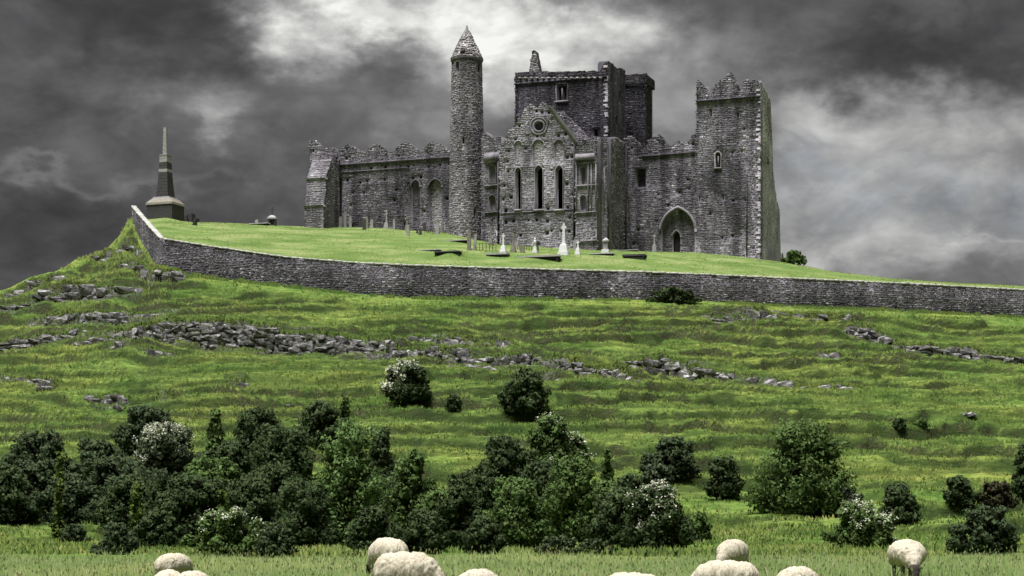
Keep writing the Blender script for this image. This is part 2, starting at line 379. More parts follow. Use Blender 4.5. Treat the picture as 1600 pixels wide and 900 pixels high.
# rock ledges: (column, row of the middle of the face, face height in px), and how brown/rocky
LEDGES = [
    [(95, 540, 0), (130, 534, 12), (230, 526, 28), (300, 528, 42), (400, 533, 42), (500, 541, 34), (600, 549, 27), (640, 552, 19), (720, 555, 18), (780, 559, 22), (830, 556, 24), (850, 556, 0)],
    [(625, 538, 0), (650, 536, 12), (720, 535, 14), (790, 541, 10), (820, 545, 0)],
    [(830, 562, 0), (855, 566, 20), (900, 575, 36), (950, 586, 34), (1000, 599, 10), (1020, 602, 0)],
    [(960, 566, 0), (985, 570, 16), (1030, 576, 36), (1080, 582, 28), (1150, 590, 14), (1200, 597, 5), (1240, 602, 9), (1310, 608, 10), (1370, 611, 0)],
    [(690, 567, 0), (720, 566, 8), (790, 574, 6), (860, 583, 6), (880, 585, 0)],
    [(150, 546, 0), (190, 547, 7), (280, 553, 9), (290, 554, 0)],
    [(-40, 545, 0), (0, 537, 22), (40, 533, 26), (95, 528, 18), (130, 520, 10), (170, 516, 0)],
    [(30, 505, 0), (60, 503, 10), (130, 498, 20), (200, 492, 18), (260, 486, 12), (290, 484, 0)],
    [(-30, 482, 0), (0, 480, 14), (60, 472, 22), (120, 466, 22), (170, 462, 12), (210, 458, 8), (225, 457, 0)],
    [(-20, 458, 0), (10, 452, 10), (45, 446, 12), (85, 437, 9), (105, 432, 0)],
    [(1100, 496, 0), (1115, 499, 18), (1160, 502, 20), (1190, 500, 20), (1215, 504, 10), (1225, 506, 0)],
    [(1195, 491, 0), (1220, 493, 10), (1260, 497, 14), (1320, 501, 14), (1345, 505, 0)],
    [(1310, 521, 0), (1325, 525, 20), (1360, 529, 28), (1390, 535, 18), (1400, 538, 0)],
    [(1385, 537, 0), (1400, 541, 18), (1460, 549, 25), (1530, 556, 25), (1610, 564, 20), (1700, 574, 10), (1730, 577, 0)],
    [(1255, 550, 0), (1275, 555, 9), (1310, 563, 8), (1320, 566, 0)],
    [(-40, 596, 0), (0, 596, 16), (30, 598, 8), (50, 598, 16), (80, 600, 14), (95, 603, 0)],
    [(130, 630, 0), (150, 631, 14), (185, 630, 18), (205, 630, 0)],
    [(240, 622, 0), (255, 622, 9), (275, 624, 0)], [(352, 600, 0), (362, 600, 12), (382, 599, 16), (390, 600, 0)],
    [(225, 438, 0), (245, 436, 22), (275, 434, 20), (295, 434, 0)],
    [(140, 408, 0), (150, 404, 12), (165, 400, 12), (178, 396, 0)],
    [(176, 392, 0), (188, 386, 13), (204, 384, 16), (216, 392, 10), (224, 396, 0)],
    [(168, 430, 0), (182, 424, 11), (205, 420, 17), (224, 423, 10), (232, 426, 0)],
]
LD = []
for pl in LEDGES:
    pxs = np.array([p[0] for p in pl], float)
    ys = np.array([hit(base_z, p[0], p[1], 60, float(YW(p[0]))) for p in pl])
    for i in range(len(ys)):
        if np.isnan(ys[i]): ys[i] = float(YW(pl[i][0])) - 3
    hs = np.array([p[2] * y / FPX for p, y in zip(pl, ys)])
    LD.append((pxs, ys, hs))
def terr_z(px, Y, want_scarp=False):
    z = base_z(px, Y)
    px, Y = np.broadcast_arrays(np.asarray(px, float), np.asarray(Y, float))
    X = (px - CX) / FPX * np.maximum(Y, 45)
    yw = YW(px); front = smooth((yw - 1.0 - Y) / 5) * smooth((Y - 62) / 25)
    z = z + front * (fbm(X / 16, Y / 11, 3, 3) - 0.5) * 1.5
    # sheep tracks: treads and little scarps that follow the contours
    amp = front * (0.60 + 0.75 * smooth((fbm(X / 22, Y / 14, 5, 3) - 0.34) / 0.3))
    scarp = 0 * z
    for lam, sd_, k in ((1.25, 21, 1.0), (0.70, 22, 0.6)):
        ph = base_z(px, Y) / lam + 2.4 * fbm(X / 17, Y / 10, sd_, 3) + 0.55 * fbm(X / 2.4, Y / 2.4, sd_ + 9, 2)
        fr = ph - np.floor(ph)
        saw = np.where(fr < 0.82, -fr / 0.82, -1 + smooth((fr - 0.82) / 0.18)) + 0.5
        z = z + amp * saw * lam * 0.68 * k
        scarp = np.maximum(scarp, smooth((fr - .76) / .08) * smooth((1.01 - fr) / .05) * smooth((amp - .28) / .5) * (1.0 if k == 1 else .65))
    if want_scarp: return scarp
    z = z + front * (fbm(X / 1.5, Y / 0.9, 31, 3) - 0.5) * 0.42
    z = z + (fbm(X / 5, Y / 6, 33, 4) - 0.5) * 1.9 * smooth((262 - px) / 40) * smooth((Y - 150) / 30) * np.where(Y < yw - .4, 1, np.where(px < 203, 1, 0)) * smooth((np.abs(px - 228) - 0) / 26 + (yw - Y) / 6)
    for pxs, ys, hs in LD:                            # steps in the rock
        yl = np.interp(px, pxs, ys); H = np.interp(px, pxs, hs, left=0, right=0)
        m = (H > 0) & (np.abs(Y - yl) < 13)
        if not m.any(): continue
        yl = yl + (fbm(px / 14, px * 0 + ys[0], 41, 3) - 0.5) * 2.2
        st = smooth((Y - yl) / 0.55 + 0.5); a = 3.5 + H * 1.8
        rp = np.clip((Y - yl + a) / (2 * a), 0, 1)
        z = np.where(m, z + H * (st - rp), z)
    behind = smooth((Y - yw - 2) / 4) * (Y > yw) * smooth((px - 203) / 10)
    z = z + behind * (fbm(X / 6, Y / 6, 51, 3) - 0.5) * 0.35
    for (mx, my, rx, ry, hh) in MOUNDS:
        z = z + hh * np.exp(-((X - mx) / rx) ** 2 - ((Y - my) / ry) ** 2) * (Y > yw + 1)
    z = z + (Y < 62) * (fbm(X / 5, Y / 5, 61, 3) - 0.5) * 0.10 * smooth((Y - 5) / 20)
    return z
MOUNDS = []
for (mpx, mpy, wpx, hpx) in ((706, 404, 22, 11), (860, 408, 60, 9), (1010, 408, 42, 7), (735, 398, 40, 3), (258, 344, 30, 4)):
    y = hit(base_z, mpx, mpy, float(YW(mpx)) + 1.2)
    if np.isnan(y): y = float(YW(mpx)) + 5
    MOUNDS.append(((mpx - CX) / FPX * y, y + 1.5, wpx * y / FPX * 0.8, 1.6, hpx * y / FPX))
def gz(px, Y): return float(terr_z(np.array([float(px)]), np.array([float(Y)]))[0])
def gxy(X, Y): return gz(CX + X / max(Y, 45) * FPX, Y)
def ghit(px, py, behind=False):
    """the ground point seen at a photo position"""
    yw = float(YW(px))
    y = float('nan'); k = 0
    while math.isnan(y) and k < 40:                    # just over the brow: step down to the visible ground
        y = hit(terr_z, px, py + k * .5, yw + 1.2) if behind else hit(terr_z, px, py + k * .5, 40, yw); k += 1
    if math.isnan(y): y = yw + 12 if behind else yw - 2
    return Vector(((px - CX) / FPX * y, y, gz(px, y)))
pc = np.concatenate([np.array([-6000, -4200, -3000, -2200, -1700, -1300, -1000, -800, -600, -450, -350, -280, -220, -180]), np.arange(-150, 1751, 2.9),
                     np.array([1765, 1790, 1830, 1880, 1950, 2050, 2200, 2400, 2700, 3100, 3600, 4300, 5200, 6000])])
yf0 = np.concatenate([np.array([-60., -40, -20, -8, 0, 6, 12, 16, 20]), np.linspace(23, 45, 40)])
NF = 500
tf = np.linspace(0, 1, NF + 1)[1:]
rows = []
yw_c = YW(pc)
for y in yf0: rows.append(np.full_like(pc, y))
for t in tf: rows.append(45 + (interp(SPX, SY, pc) - 45) * t + (yw_c + 0.02 - interp(SPX, SY, pc)) * float(smooth((t - .5) / .5)))
for k in range(90): rows.append(yw_c + 0.45 + k * (0.45 + k * 0.004))
last = rows[-1]
for y in (275, 285, 300, 320, 350, 400, 470, 560, 700, 1000, 1600, 2600, 4200, 7000): rows.append(np.maximum(last + (y - 262) * 0.6, y + 0 * pc))
Yg = np.array(rows); Pg = np.broadcast_to(pc, Yg.shape)
Xg = (Pg - CX) / FPX * np.maximum(Yg, 45)
Zg = terr_z(Pg, Yg)
far = Yg > 275
Zg = np.where(far, np.minimum(Zg, np.maximum(base_z(Pg, Yg), -4)), Zg)
nr, nc = Yg.shape
ii = (np.arange(nr - 1)[:, None] * nc + np.arange(nc - 1)[None, :]).ravel()
quads = np.stack([ii, ii + 1, ii + nc + 1, ii + nc], 1)
mown = ((Yg > YW(Pg) + 0.2) & (Pg > 203) & (Yg < 300)).astype(float)
scarp = terr_z(Pg, Yg, True)
scree = np.zeros_like(Yg)
for k, (pxs, ys, hs) in enumerate(LD):
    yl = np.interp(Pg, pxs, ys); H = np.interp(Pg, pxs, hs, left=0, right=0)
    scree = np.maximum(scree, np.where(H > 0, np.exp(-((Yg - yl) / (0.6 + 0.35 * H)) ** 2) * smooth(H / 0.5), 0))
ground = mesh_np('ground', np.stack([Xg, Yg, Zg], -1).reshape(-1, 3), [quads], M['ground'], attrs={'mown': mown.ravel(), 'scree': scree.ravel(), 'scarp': scarp.ravel()}, smooth_=True)
meta(ground, kind='structure')

# ------------------------------------------------------------------ grass that stands up from it
def blades(name, X, Y, Z, h, w, mat, rng, lean=0.5, tint=None):
    n = len(X); a = rng.uniform(0, 2 * math.pi, n); la = rng.uniform(0, 2 * math.pi, n); ll = rng.uniform(0.1, 1, n) * lean * h
    dx = np.cos(a) * w / 2; dy = np.sin(a) * w / 2 * 0.6
    tx = X + np.cos(la) * ll; ty = Y + np.sin(la) * ll
    V = np.empty((n, 4, 3))
    V[:, 0] = np.stack([X - dx, Y - dy, Z - 0.04], -1); V[:, 1] = np.stack([X + dx, Y + dy, Z - 0.04], -1)
    V[:, 2] = np.stack([(X * .45 + tx * .55) + dx * .8, (Y * .45 + ty * .55) + dy * .8, Z + h * .6], -1)
    V[:, 3] = np.stack([tx, ty, Z + h], -1)
    b = np.arange(n)[:, None] * 4
    F = np.concatenate([b + np.array([[0, 1, 2]]), b + np.array([[0, 2, 3]])])
    t = np.repeat(rng.random(n) if tint is None else tint, 4)
    N = rng.normal(0, .30, (n, 4, 3)) + np.array([0, -.25, 1.0]); N /= np.linalg.norm(N, axis=2, keepdims=True)
    return mesh_np(name, V.reshape(-1, 3), [F], mat, attrs={'tint': t}, normals=N.reshape(-1, 3))
rng = R(11)
# hillside tufts: seeds, several blades each, along treads and lips
NT = 78000
tp = rng.uniform(-60, 1660, NT); tt = rng.uniform(0, 1, NT) ** 0.85
ty = 44 + (YW(tp) - 0.4 - 44) * tt
tX = (tp - CX) / FPX * ty
dens = fbm(tX / 5, ty / 3, 71, 3)
steep_ok = np.abs(terr_z(tp, ty + 0.4) - terr_z(tp, ty - 0.4)) < 1.1
keep = (dens > 0.36 + 0.14 * rng.random(NT)) & steep_ok
tX, ty, tp, dens = tX[keep], ty[keep], tp[keep], dens[keep]
kb = 4
bX = np.repeat(tX, kb) + rng.normal(0, 0.14, len(tX) * kb); bY = np.repeat(ty, kb) + rng.normal(0, 0.14, len(tX) * kb)
bZ = terr_z(CX + bX / bY * FPX, bY)
bh = np.repeat(0.06 + 0.30 * (dens - 0.36), kb) * rng.uniform(0.6, 1.5, len(bX)) + 0.06
o = blades('hillside_grass', bX, bY, bZ, bh, rng.uniform(0.05, 0.11, len(bX)), M['tuft'], rng, 1.0, np.clip(rng.random(len(bX)) * (1 - .75 * terr_z(CX + bX / bY * FPX, bY - .1, True)) + (fbm(bX / 3, bY / 1.2, 91, 3) - .5) * 1.3, 0, 1))  # blades on scarp faces tinted darker to match the painted shade
meta(o, 'rough green grass growing in tufts over the hillside below the wall', 'grass', kind='stuff')
# grass fringing every scarp lip, tinted bright to paint a lit edge
nL = 110000; qp = rng.uniform(-60, 1660, nL); qy = 80 + (YW(qp) - 1.5 - 80) * rng.random(nL) ** .8; qX = (qp - CX) / FPX * qy
k = (terr_z(qp, qy - .38, True) > .45) & (terr_z(qp, qy + .12, True) < .30); qp, qy, qX = qp[k], qy[k], qX[k]; kb = 4
qX = np.repeat(qX, kb) + rng.normal(0, .14, len(qX) * kb); qy = np.repeat(qy, kb) + rng.normal(0, .09, len(qy) * kb)
o = blades('terrace_grass', qX, qy, terr_z(CX + qX / qy * FPX, qy), rng.uniform(.08, .26, len(qX)), rng.uniform(.05, .11, len(qX)), M['tuft'], rng, 1.2, np.clip(rng.random(len(qX)) * .55 + .38, 0, 1))
meta(o, 'bright grass fringing the edges of the sheep tracks across the hillside', 'grass', kind='stuff')
# longer grass hanging over the lips of the rock ledges
lX, lY, lh = [], [], []
for pxs, ys, hs in LD:
    n_ = int((pxs[-1] - pxs[0]) * 9); q = rng.uniform(pxs[0], pxs[-1], n_); H = np.interp(q, pxs, hs); yl = np.interp(q, pxs, ys) + (fbm(q / 14, q * 0 + ys[0], 41, 3) - 0.5) * 2.2
    up = rng.random(n_) < .62; yy = np.where(up, yl + rng.uniform(-.22, .9, n_), yl - rng.uniform(.25, 1.0, n_)); k = (H > .1) & (up | (rng.random(n_) < .25))
    lX.append(((q - CX) / FPX * yy)[k]); lY.append(yy[k]); lh.append((.09 + .05 * np.minimum(H, 2))[k])
lX, lY, lh = np.concatenate(lX), np.concatenate(lY), np.concatenate(lh); kb = 3
lX = np.repeat(lX, kb) + rng.normal(0, .12, len(lX) * kb); lY = np.repeat(lY, kb) + rng.normal(0, .10, len(lY) * kb); lh = np.repeat(lh, kb) * rng.uniform(.7, 1.6, len(lX))
o = blades('ledge_grass', lX, lY, terr_z(CX + lX / lY * FPX, lY), lh, rng.uniform(.07, .14, len(lX)), M['tuft'], rng, 1.3, np.clip(rng.random(len(lX)) * .8, 0, 1))
meta(o, 'long grass overhanging the lips and feet of the rock ledges', 'grass', kind='stuff')
# pale rough grass on the windy shoulder by the wall's end
nS = 9000; qp = rng.uniform(20, 262, nS); qy = YW(qp) - .3 - 24 * rng.random(nS) ** 1.3; qX = (qp - CX) / FPX * qy; k = (fbm(qX / 4, qy / 4, 97, 3) + .25 * (qp - 150) / 110) > .50
qX, qy, qp = qX[k], qy[k], qp[k]
o = blades('rough_grass', qX, qy, terr_z(qp, qy), rng.uniform(.15, .42, len(qX)), rng.uniform(.07, .13, len(qX)), M['tuft'], rng, 1.0, np.clip(rng.random(len(qX)) * .55 + .5, 0, 1))
meta(o, 'rough straw coloured grass on the hill shoulder below the end of the wall', 'grass', kind='stuff')
# uncut growth along the foot of the wall
nF = 16000; qp = rng.uniform(256, 1690, nF); qy = YW(qp) - .12 - .9 * rng.random(nF) ** 1.6; k = fbm(qp / 22, qp * 0, 98, 3) > .36; qp, qy = qp[k], qy[k]; qX = (qp - CX) / FPX * qy
o = blades('wall_foot_grass', qX, qy, terr_z(qp, qy), rng.uniform(.15, .30, len(qX)) + .55 * np.clip(fbm(qp / 14, qp * 0, 99, 3) - .42, 0, 1), rng.uniform(.05, .11, len(qX)), M['tuft'], rng, .7, rng.random(len(qX)) * .5)
meta(o, 'uncut dark grass and weeds along the foot of the boundary wall', 'grass', kind='stuff')
# short tufts on the lawn
NLn = 26000
qp = rng.uniform(212, 1640, NLn); qy = YW(qp) + .7 + rng.random(NLn) ** 1.3 * 34; qX = (qp - CX) / FPX * qy; k = fbm(qX / 3, qy / 3, 95, 3) > .45
qX, qy, qp = qX[k], qy[k], qp[k]
o = blades('lawn_tufts', qX, qy, terr_z(qp, qy), rng.uniform(.05, .12, len(qX)), rng.uniform(.06, .12, len(qX)), M['tuft'], rng, 1.4, np.clip(rng.random(len(qX)) * .5 + .48, 0, 1))
meta(o, 'short tufts of grass on the lawn round the graves', 'grass', kind='stuff')
# meadow in front of the hill
NM = 150000
my = rng.uniform(20, 42.0, NM); mX = rng.uniform(-1, 1, NM) * (my * 0.335 + 1.5)
GRAZED = [((1417 - CX) / FPX * 33.5, 33.5 - 1.3, 1.15)]     # cropped where the nearest facing sheep has been feeding
for gx_, gy_, gr_ in GRAZED:
    k = np.hypot(mX - gx_, (my - gy_) * .5) > gr_ * rng.uniform(.55, 1.1, len(mX)); mX, my = mX[k], my[k]
NM = len(mX)
mz = terr_z(CX + mX / 45 * FPX, my)
cl = fbm(mX / 1.6, my / 1.6, 81, 3)
mh = (0.12 + 0.24 * np.clip(cl - 0.25, 0, 1)) * rng.uniform(0.6, 1.35, NM)
o = blades('meadow_grass', mX, my, mz, mh, rng.uniform(0.012, 0.028, NM), M['blade'], rng, 0.55)
meta(o, 'tall pale green meadow grass the sheep stand in', 'grass', kind='stuff')
NS = 3200
sy = rng.uniform(22, 42.5, NS); sX = rng.uniform(-1, 1, NS) * (sy * 0.335 + 1.5); sz = terr_z(CX + sX / 45 * FPX, sy)
sh = rng.uniform(0.24, 0.42, NS)
mb_v = []
ang = rng.uniform(0, 2 * math.pi, NS); lx = rng.normal(0, 0.07, NS); ly = rng.normal(0, 0.07, NS)
V = np.empty((NS, 7, 3))
for k, (dx, f) in enumerate(((-.004, 0), (.004, 0), (0.0, .86))): V[:, k] = np.stack([sX + dx + lx * f, sy + ly * f, sz + sh * f], -1)
for k, (dx, f) in enumerate(((0, .78), (.017, .88), (0, 1.0), (-.017, .88))): V[:, 3 + k] = np.stack([sX + dx + lx * f, sy + ly * f, sz + sh * f], -1)
b = np.arange(NS)[:, None] * 7
o = mesh_np('grass_seed_heads', V.reshape(-1, 3), [np.concatenate([b + np.array([[0, 1, 2]]), b + np.array([[3, 4, 5]]), b + np.array([[3, 5, 6]])])], M['blade'], attrs={'tint': np.repeat(rng.uniform(.75, 1, NS), 7)})
meta(o, 'straw coloured seed heads nodding over the meadow grass', 'grass', kind='stuff')

# ================================================================== STONE LAYERS
def inpoly(u, z, poly):
    poly = np.asarray(poly, float); r = np.zeros(u.shape, bool); n = len(poly)
    for i in range(n):
        x0, y0 = poly[i]; x1, y1 = poly[(i + 1) % n]
        if y0 == y1: continue
        c = ((y0 > z) != (y1 > z)) & (u < (x1 - x0) * (z - y0) / (y1 - y0) + x0); r ^= c
    return r
def stones(name, rect, ok, mapf, mat, parent, rng, hr=(0.15, 0.29), lr=(0.20, 0.55), dr=(0.0, 0.035), joint=0.006, jit=.018, kind='stuff', label=None, tintf=None):
    """courses of uneven rubble: every stone a bevelled block standing proud of its bed"""
    u0, u1, z0, z1 = rect; UA = []; ZA = []
    z = z0
    while z < z1:
        hh = rng.uniform(*hr); n = int((u1 - u0) / lr[0]) + 2; ln = rng.uniform(lr[0], lr[1], n); us = u0 - rng.uniform(0, lr[1]) + np.concatenate([[0], np.cumsum(ln)])
        us = us[us < u1 + lr[1]]
        k = len(us) - 1
        split = rng.random(k) < 0.22                      # now and then two thin stones in one course
        for a, b_, s in zip(us[:-1], us[1:], split):
            if s: c = z + hh * rng.uniform(.4, .6); UA += [(a, b_)] * 2; ZA += [(z, c), (c, z + hh)]
            else: UA.append((a, b_)); ZA.append((z, z + hh))
        z += hh
    UA = np.array(UA); ZA = np.array(ZA)
    cu = UA.mean(1); cz = ZA.mean(1); kp = ok(cu, cz, UA, ZA); UA, ZA = UA[kp], ZA[kp]; n = len(UA)
    if n == 0: return None
    wob = 0.16 * (vnoise(UA[:, 0] / 2.2, ZA[:, 0] * 0.25, 5) - .5)
    j = joint
    cor = np.empty((n, 4, 2))
    cor[:, 0] = np.stack([UA[:, 0] + j, ZA[:, 0] + j], -1); cor[:, 1] = np.stack([UA[:, 1] - j, ZA[:, 0] + j], -1)
    cor[:, 2] = np.stack([UA[:, 1] - j, ZA[:, 1] - j], -1); cor[:, 3] = np.stack([UA[:, 0] + j, ZA[:, 1] - j], -1)
    cor += rng.normal(0, jit, cor.shape); cor[:, :, 1] += wob[:, None]
    cen = cor.mean(1, keepdims=True); fr = cen + (cor - cen) * rng.uniform(.80, .93, (n, 1, 1))
    d = rng.uniform(dr[0], dr[1], (n, 1)) * np.ones((1, 4)) + rng.normal(0, 0.010, (n, 4))
    back = mapf(cor[:, :, 0].ravel(), cor[:, :, 1].ravel(), np.full(n * 4, -0.03)).reshape(n, 4, 3)
    frn = mapf(fr[:, :, 0].ravel(), fr[:, :, 1].ravel(), d.ravel()).reshape(n, 4, 3)
    V = np.concatenate([back, frn], 1)
    b = np.arange(n)[:, None] * 8
    F = np.concatenate([b + np.array([q]) for q in ([4, 5, 6, 7], [0, 1, 5, 4], [1, 2, 6, 5], [2, 3, 7, 6], [3, 0, 4, 7])])
    t = rng.random(n)
    if tintf is not None: t = np.clip(tintf(cen[:, 0, 0], cen[:, 0, 1], t), 0, 1)
    return mesh_np(name, V.reshape(-1, 3), [F], mat, parent, attrs={'tint': np.repeat(t, 8)}, kind=kind, label=label)

# ================================================================== BOUNDARY WALL
wp = np.concatenate([np.arange(206, 250, 4), [250], np.arange(256, 1800, 12)]).astype(float)
wy = YW(wp); wX = (wp - CX) / FPX * wy
wzb = ZB(wp) - 1.2; wzt = ZT(wp)
wu = np.concatenate([[0], np.cumsum(np.hypot(np.diff(wX), np.diff(wy)))])
tdx = np.gradient(wX, wu); tdy = np.gradient(wy, wu); nl = np.hypot(tdx, tdy); wnx, wny = tdy / nl, -tdx / nl
wall = root('boundary_wall', (float(wX[11]), float(wy[11]), float(wzb[11])), 'long rubble stone wall with pale coping running below the ruined cathedral', 'wall')
def wall_map(u, z, d):
    return np.stack([np.interp(u, wu, wX) + np.interp(u, wu, wnx) * d, np.interp(u, wu, wy) + np.interp(u, wu, wny) * d, z + 0 * u], -1)
ncol = len(wp); V = []
for d_, zz in ((0, wzb), (0, wzt - 0.12), (-0.5, wzt - 0.12), (-0.5, wzb)): V.append(wall_map(wu, zz, np.full(ncol, d_)))
V = np.stack(V, 1).reshape(-1, 3); b = np.arange(ncol - 1)[:, None] * 4
F = np.concatenate([b + np.array([[k, k + 4, (k + 1) % 4 + 4, (k + 1) % 4]]) for k in range(4)])
mesh_np('core', V, [np.concatenate([F, [[0, 1, 2, 3]]])], M['wallstone'], wall, attrs={'tint': np.full(len(V), .25)})
rng = R(21)
def wok(cu, cz, UA, ZA): return (cz < np.interp(cu, wu, wzt) - 0.16) & (cz > np.interp(cu, wu, wzb) + 0.4) & (UA[:, 0] > 0) & (UA[:, 1] < wu[-1])
stones('stonework', (0, wu[-1], wzb.min(), wzt.max()), wok, wall_map, M['wallstone'], wall, rng, (0.10, 0.28), (0.13, 0.46), (0.00, 0.055), 0.006, jit=.034)
# coping: rough slabs bedded in lime along the top
cu = [0.0]
while cu[-1] < wu[-1] - 0.9: cu.append(cu[-1] + rng.uniform(.55, 1.0))
V = []; F = []; T = []
for a, b_ in zip(cu[:-1], cu[1:]):
    za, zb_ = np.interp([a, b_], wu, wzt); h0 = rng.uniform(-.045, .03); oh = rng.uniform(.02, .10)
    us = np.array([a + .004, b_ - .004, b_ - .004, a + .004]); zs = np.array([za, zb_, zb_, za])
    lo = wall_map(us, zs - .16, np.array([oh, oh, -.58, -.58])); hi = wall_map(us, zs + .05 + h0, np.array([oh - .02, oh - .02, -.54, -.54]))
    k = len(V) * 8; V.append(np.concatenate([lo, hi]))
    F += [[k + i for i in q] for q in ((0, 1, 5, 4), (1, 2, 6, 5), (2, 3, 7, 6), (3, 0, 4, 7), (4, 5, 6, 7), (3, 2, 1, 0))]
mesh_np('coping', np.concatenate(V), [np.array(F)], M['coping'], wall, kind='stuff')
# ================================================================== CATHEDRAL
def P3(px, py, Y): return Vector(((px - CX) / FPX * Y, Y, zrow(py, Y)))
class Facade:
    """a vertical wall plane through two ground points; outlines read off the photograph are laid on it in metres"""
    def __init__(s, px0, Y0, px1, Y1):
        s.A = np.array([(px0 - CX) / FPX * Y0, Y0]); B = np.array([(px1 - CX) / FPX * Y1, Y1])
        s.t = (B - s.A) / np.linalg.norm(B - s.A); s.n = np.array([s.t[1], -s.t[0]]); s.len = float(np.linalg.norm(B - s.A))
    def uz(s, pts):
        out = []
        for px, py in pts:
            k = (px - CX) / FPX; Y = (s.n @ s.A) / (s.n[0] * k + s.n[1]); P = np.array([k * Y, Y])
            out.append((float((P - s.A) @ s.t), zrow(py, Y)))
        return out
    def map(s, u, z, d=0.0):
        u = np.asarray(u, float); d = np.asarray(d, float) + 0 * u
        return np.stack([s.A[0] + u * s.t[0] + d * s.n[0], s.A[1] + u * s.t[1] + d * s.n[1], np.asarray(z, float) + 0 * u], -1)
def ragged(pts, rng, step=3.0, amp=1.3):
    """break a silhouette line up as fallen masonry does"""
    out = []
    for (x0, y0), (x1, y1) in zip(pts[:-1], pts[1:]):
        n = max(1, int(math.hypot(x1 - x0, y1 - y0) / step))
        for i in range(n):
            f = i / n; q = rng.normal(0, amp) if i else 0
            out.append((x0 + (x1 - x0) * f + (rng.normal(0, amp * .5) if i else 0), y0 + (y1 - y0) * f + q))
    out.append(pts[-1]); return out
def arch(x0, x1, yt, yb, k=0.9, n=6):
    """pointed-arch outline in photo px: flat foot, curved head; k = head height over width"""
    w = x1 - x0; hh = min(w * k, yb - yt); ys = yt + hh; cx = (x0 + x1) / 2; h_ = w / 2; pts = [(x0, yb), (x0, ys)]
    def rise(f):                                         # two arcs struck from the far side meet in the point
        if hh <= h_: return hh * math.sqrt(max(0, 1 - (1 - f) ** 2))
        Rr = (h_ * h_ + hh * hh) / (2 * h_); return math.sqrt(max(0, Rr * Rr - (Rr - f * h_) ** 2))
    fr_ = [1 - math.cos(i / n * math.pi / 2) for i in range(1, n)]
    pts += [(x0 + f * h_, ys - rise(f)) for f in fr_] + [(cx, yt)] + [(x1 - f * h_, ys - rise(f)) for f in fr_[::-1]]
    pts += [(x1, ys), (x1, yb)]; return pts
def rect(x0, y0, x1, y1): return [(x0, y1), (x0, y0), (x1, y0), (x1, y1)]
def disc(cx, cy, r, n=16): return [(cx + r * math.sin(2 * math.pi * i / n), cy - r * math.cos(2 * math.pi * i / n)) for i in range(n)]
def slab(name, F, outline, holes, thick, mat, parent, tint=.45):
    """a solid wall of real thickness; holes = [(outline in uz, depth)], each cut with reveals and closed at its own depth"""
    polys = [outline] + [h for h, _ in holes]
    tris = tessellate_polygon([[Vector((a, b, 0)) for a, b in p] for p in polys])
    flat = [q for p in polys for q in p]; u = np.array([q[0] for q in flat]); z = np.array([q[1] for q in flat])
    V = [F.map(u, z, 0)]; fs = [np.array(tris)]; nb = len(flat); n0 = len(outline)
    thr = [h for h, d_ in holes if d_ is None]; bp = [outline] + thr; bf = [q for p in bp for q in p]
    V.append(F.map([q[0] for q in bf], [q[1] for q in bf], -thick)); base = nb
    fs.append(np.array(tessellate_polygon([[Vector((a, b, 0)) for a, b in p] for p in bp])) + base)
    quads = [np.array([[i, (i + 1) % n0, base + (i + 1) % n0, base + i] for i in range(n0)])]; tb = base + n0; base += len(bf); off = n0
    for h, dep in holes:
        n = len(h)
        if dep is None:                                  # right through into the dark chamber added behind
            quads.append(np.array([[off + i, off + (i + 1) % n, tb + (i + 1) % n, tb + i] for i in range(n)])); tb += n; off += n; continue
        V.append(F.map([q[0] for q in h], [q[1] for q in h], -dep)); quads.append(np.array([[off + i, off + (i + 1) % n, base + (i + 1) % n, base + i] for i in range(n)]))
        fs.append(np.array(tessellate_polygon([[Vector((a, b, 0)) for a, b in h]])) + base); base += n; off += n
    V = np.concatenate(V)
    return mesh_np(name, V, [np.concatenate(fs), np.concatenate(quads)], mat, parent, attrs={'tint': np.full(len(V), tint)})
def face_stones(F, outline, holes, mat, parent, rng, off=0.0, name='stonework', **k):
    u = [p[0] for p in outline]; z = [p[1] for p in outline]
    def ok(cu, cz, UA, ZA):
        r = inpoly(cu, cz, outline)
        for h in holes:
            for a in (0, 1):
                for b in (0, 1): r &= ~inpoly(UA[:, a], ZA[:, b], h)
            r &= ~inpoly(cu, cz, h)
        return r
    return stones(name, (min(u), max(u), min(z), max(z)), ok, lambda a, b, d: F.map(a, b, d + off), mat, parent, rng, **k)
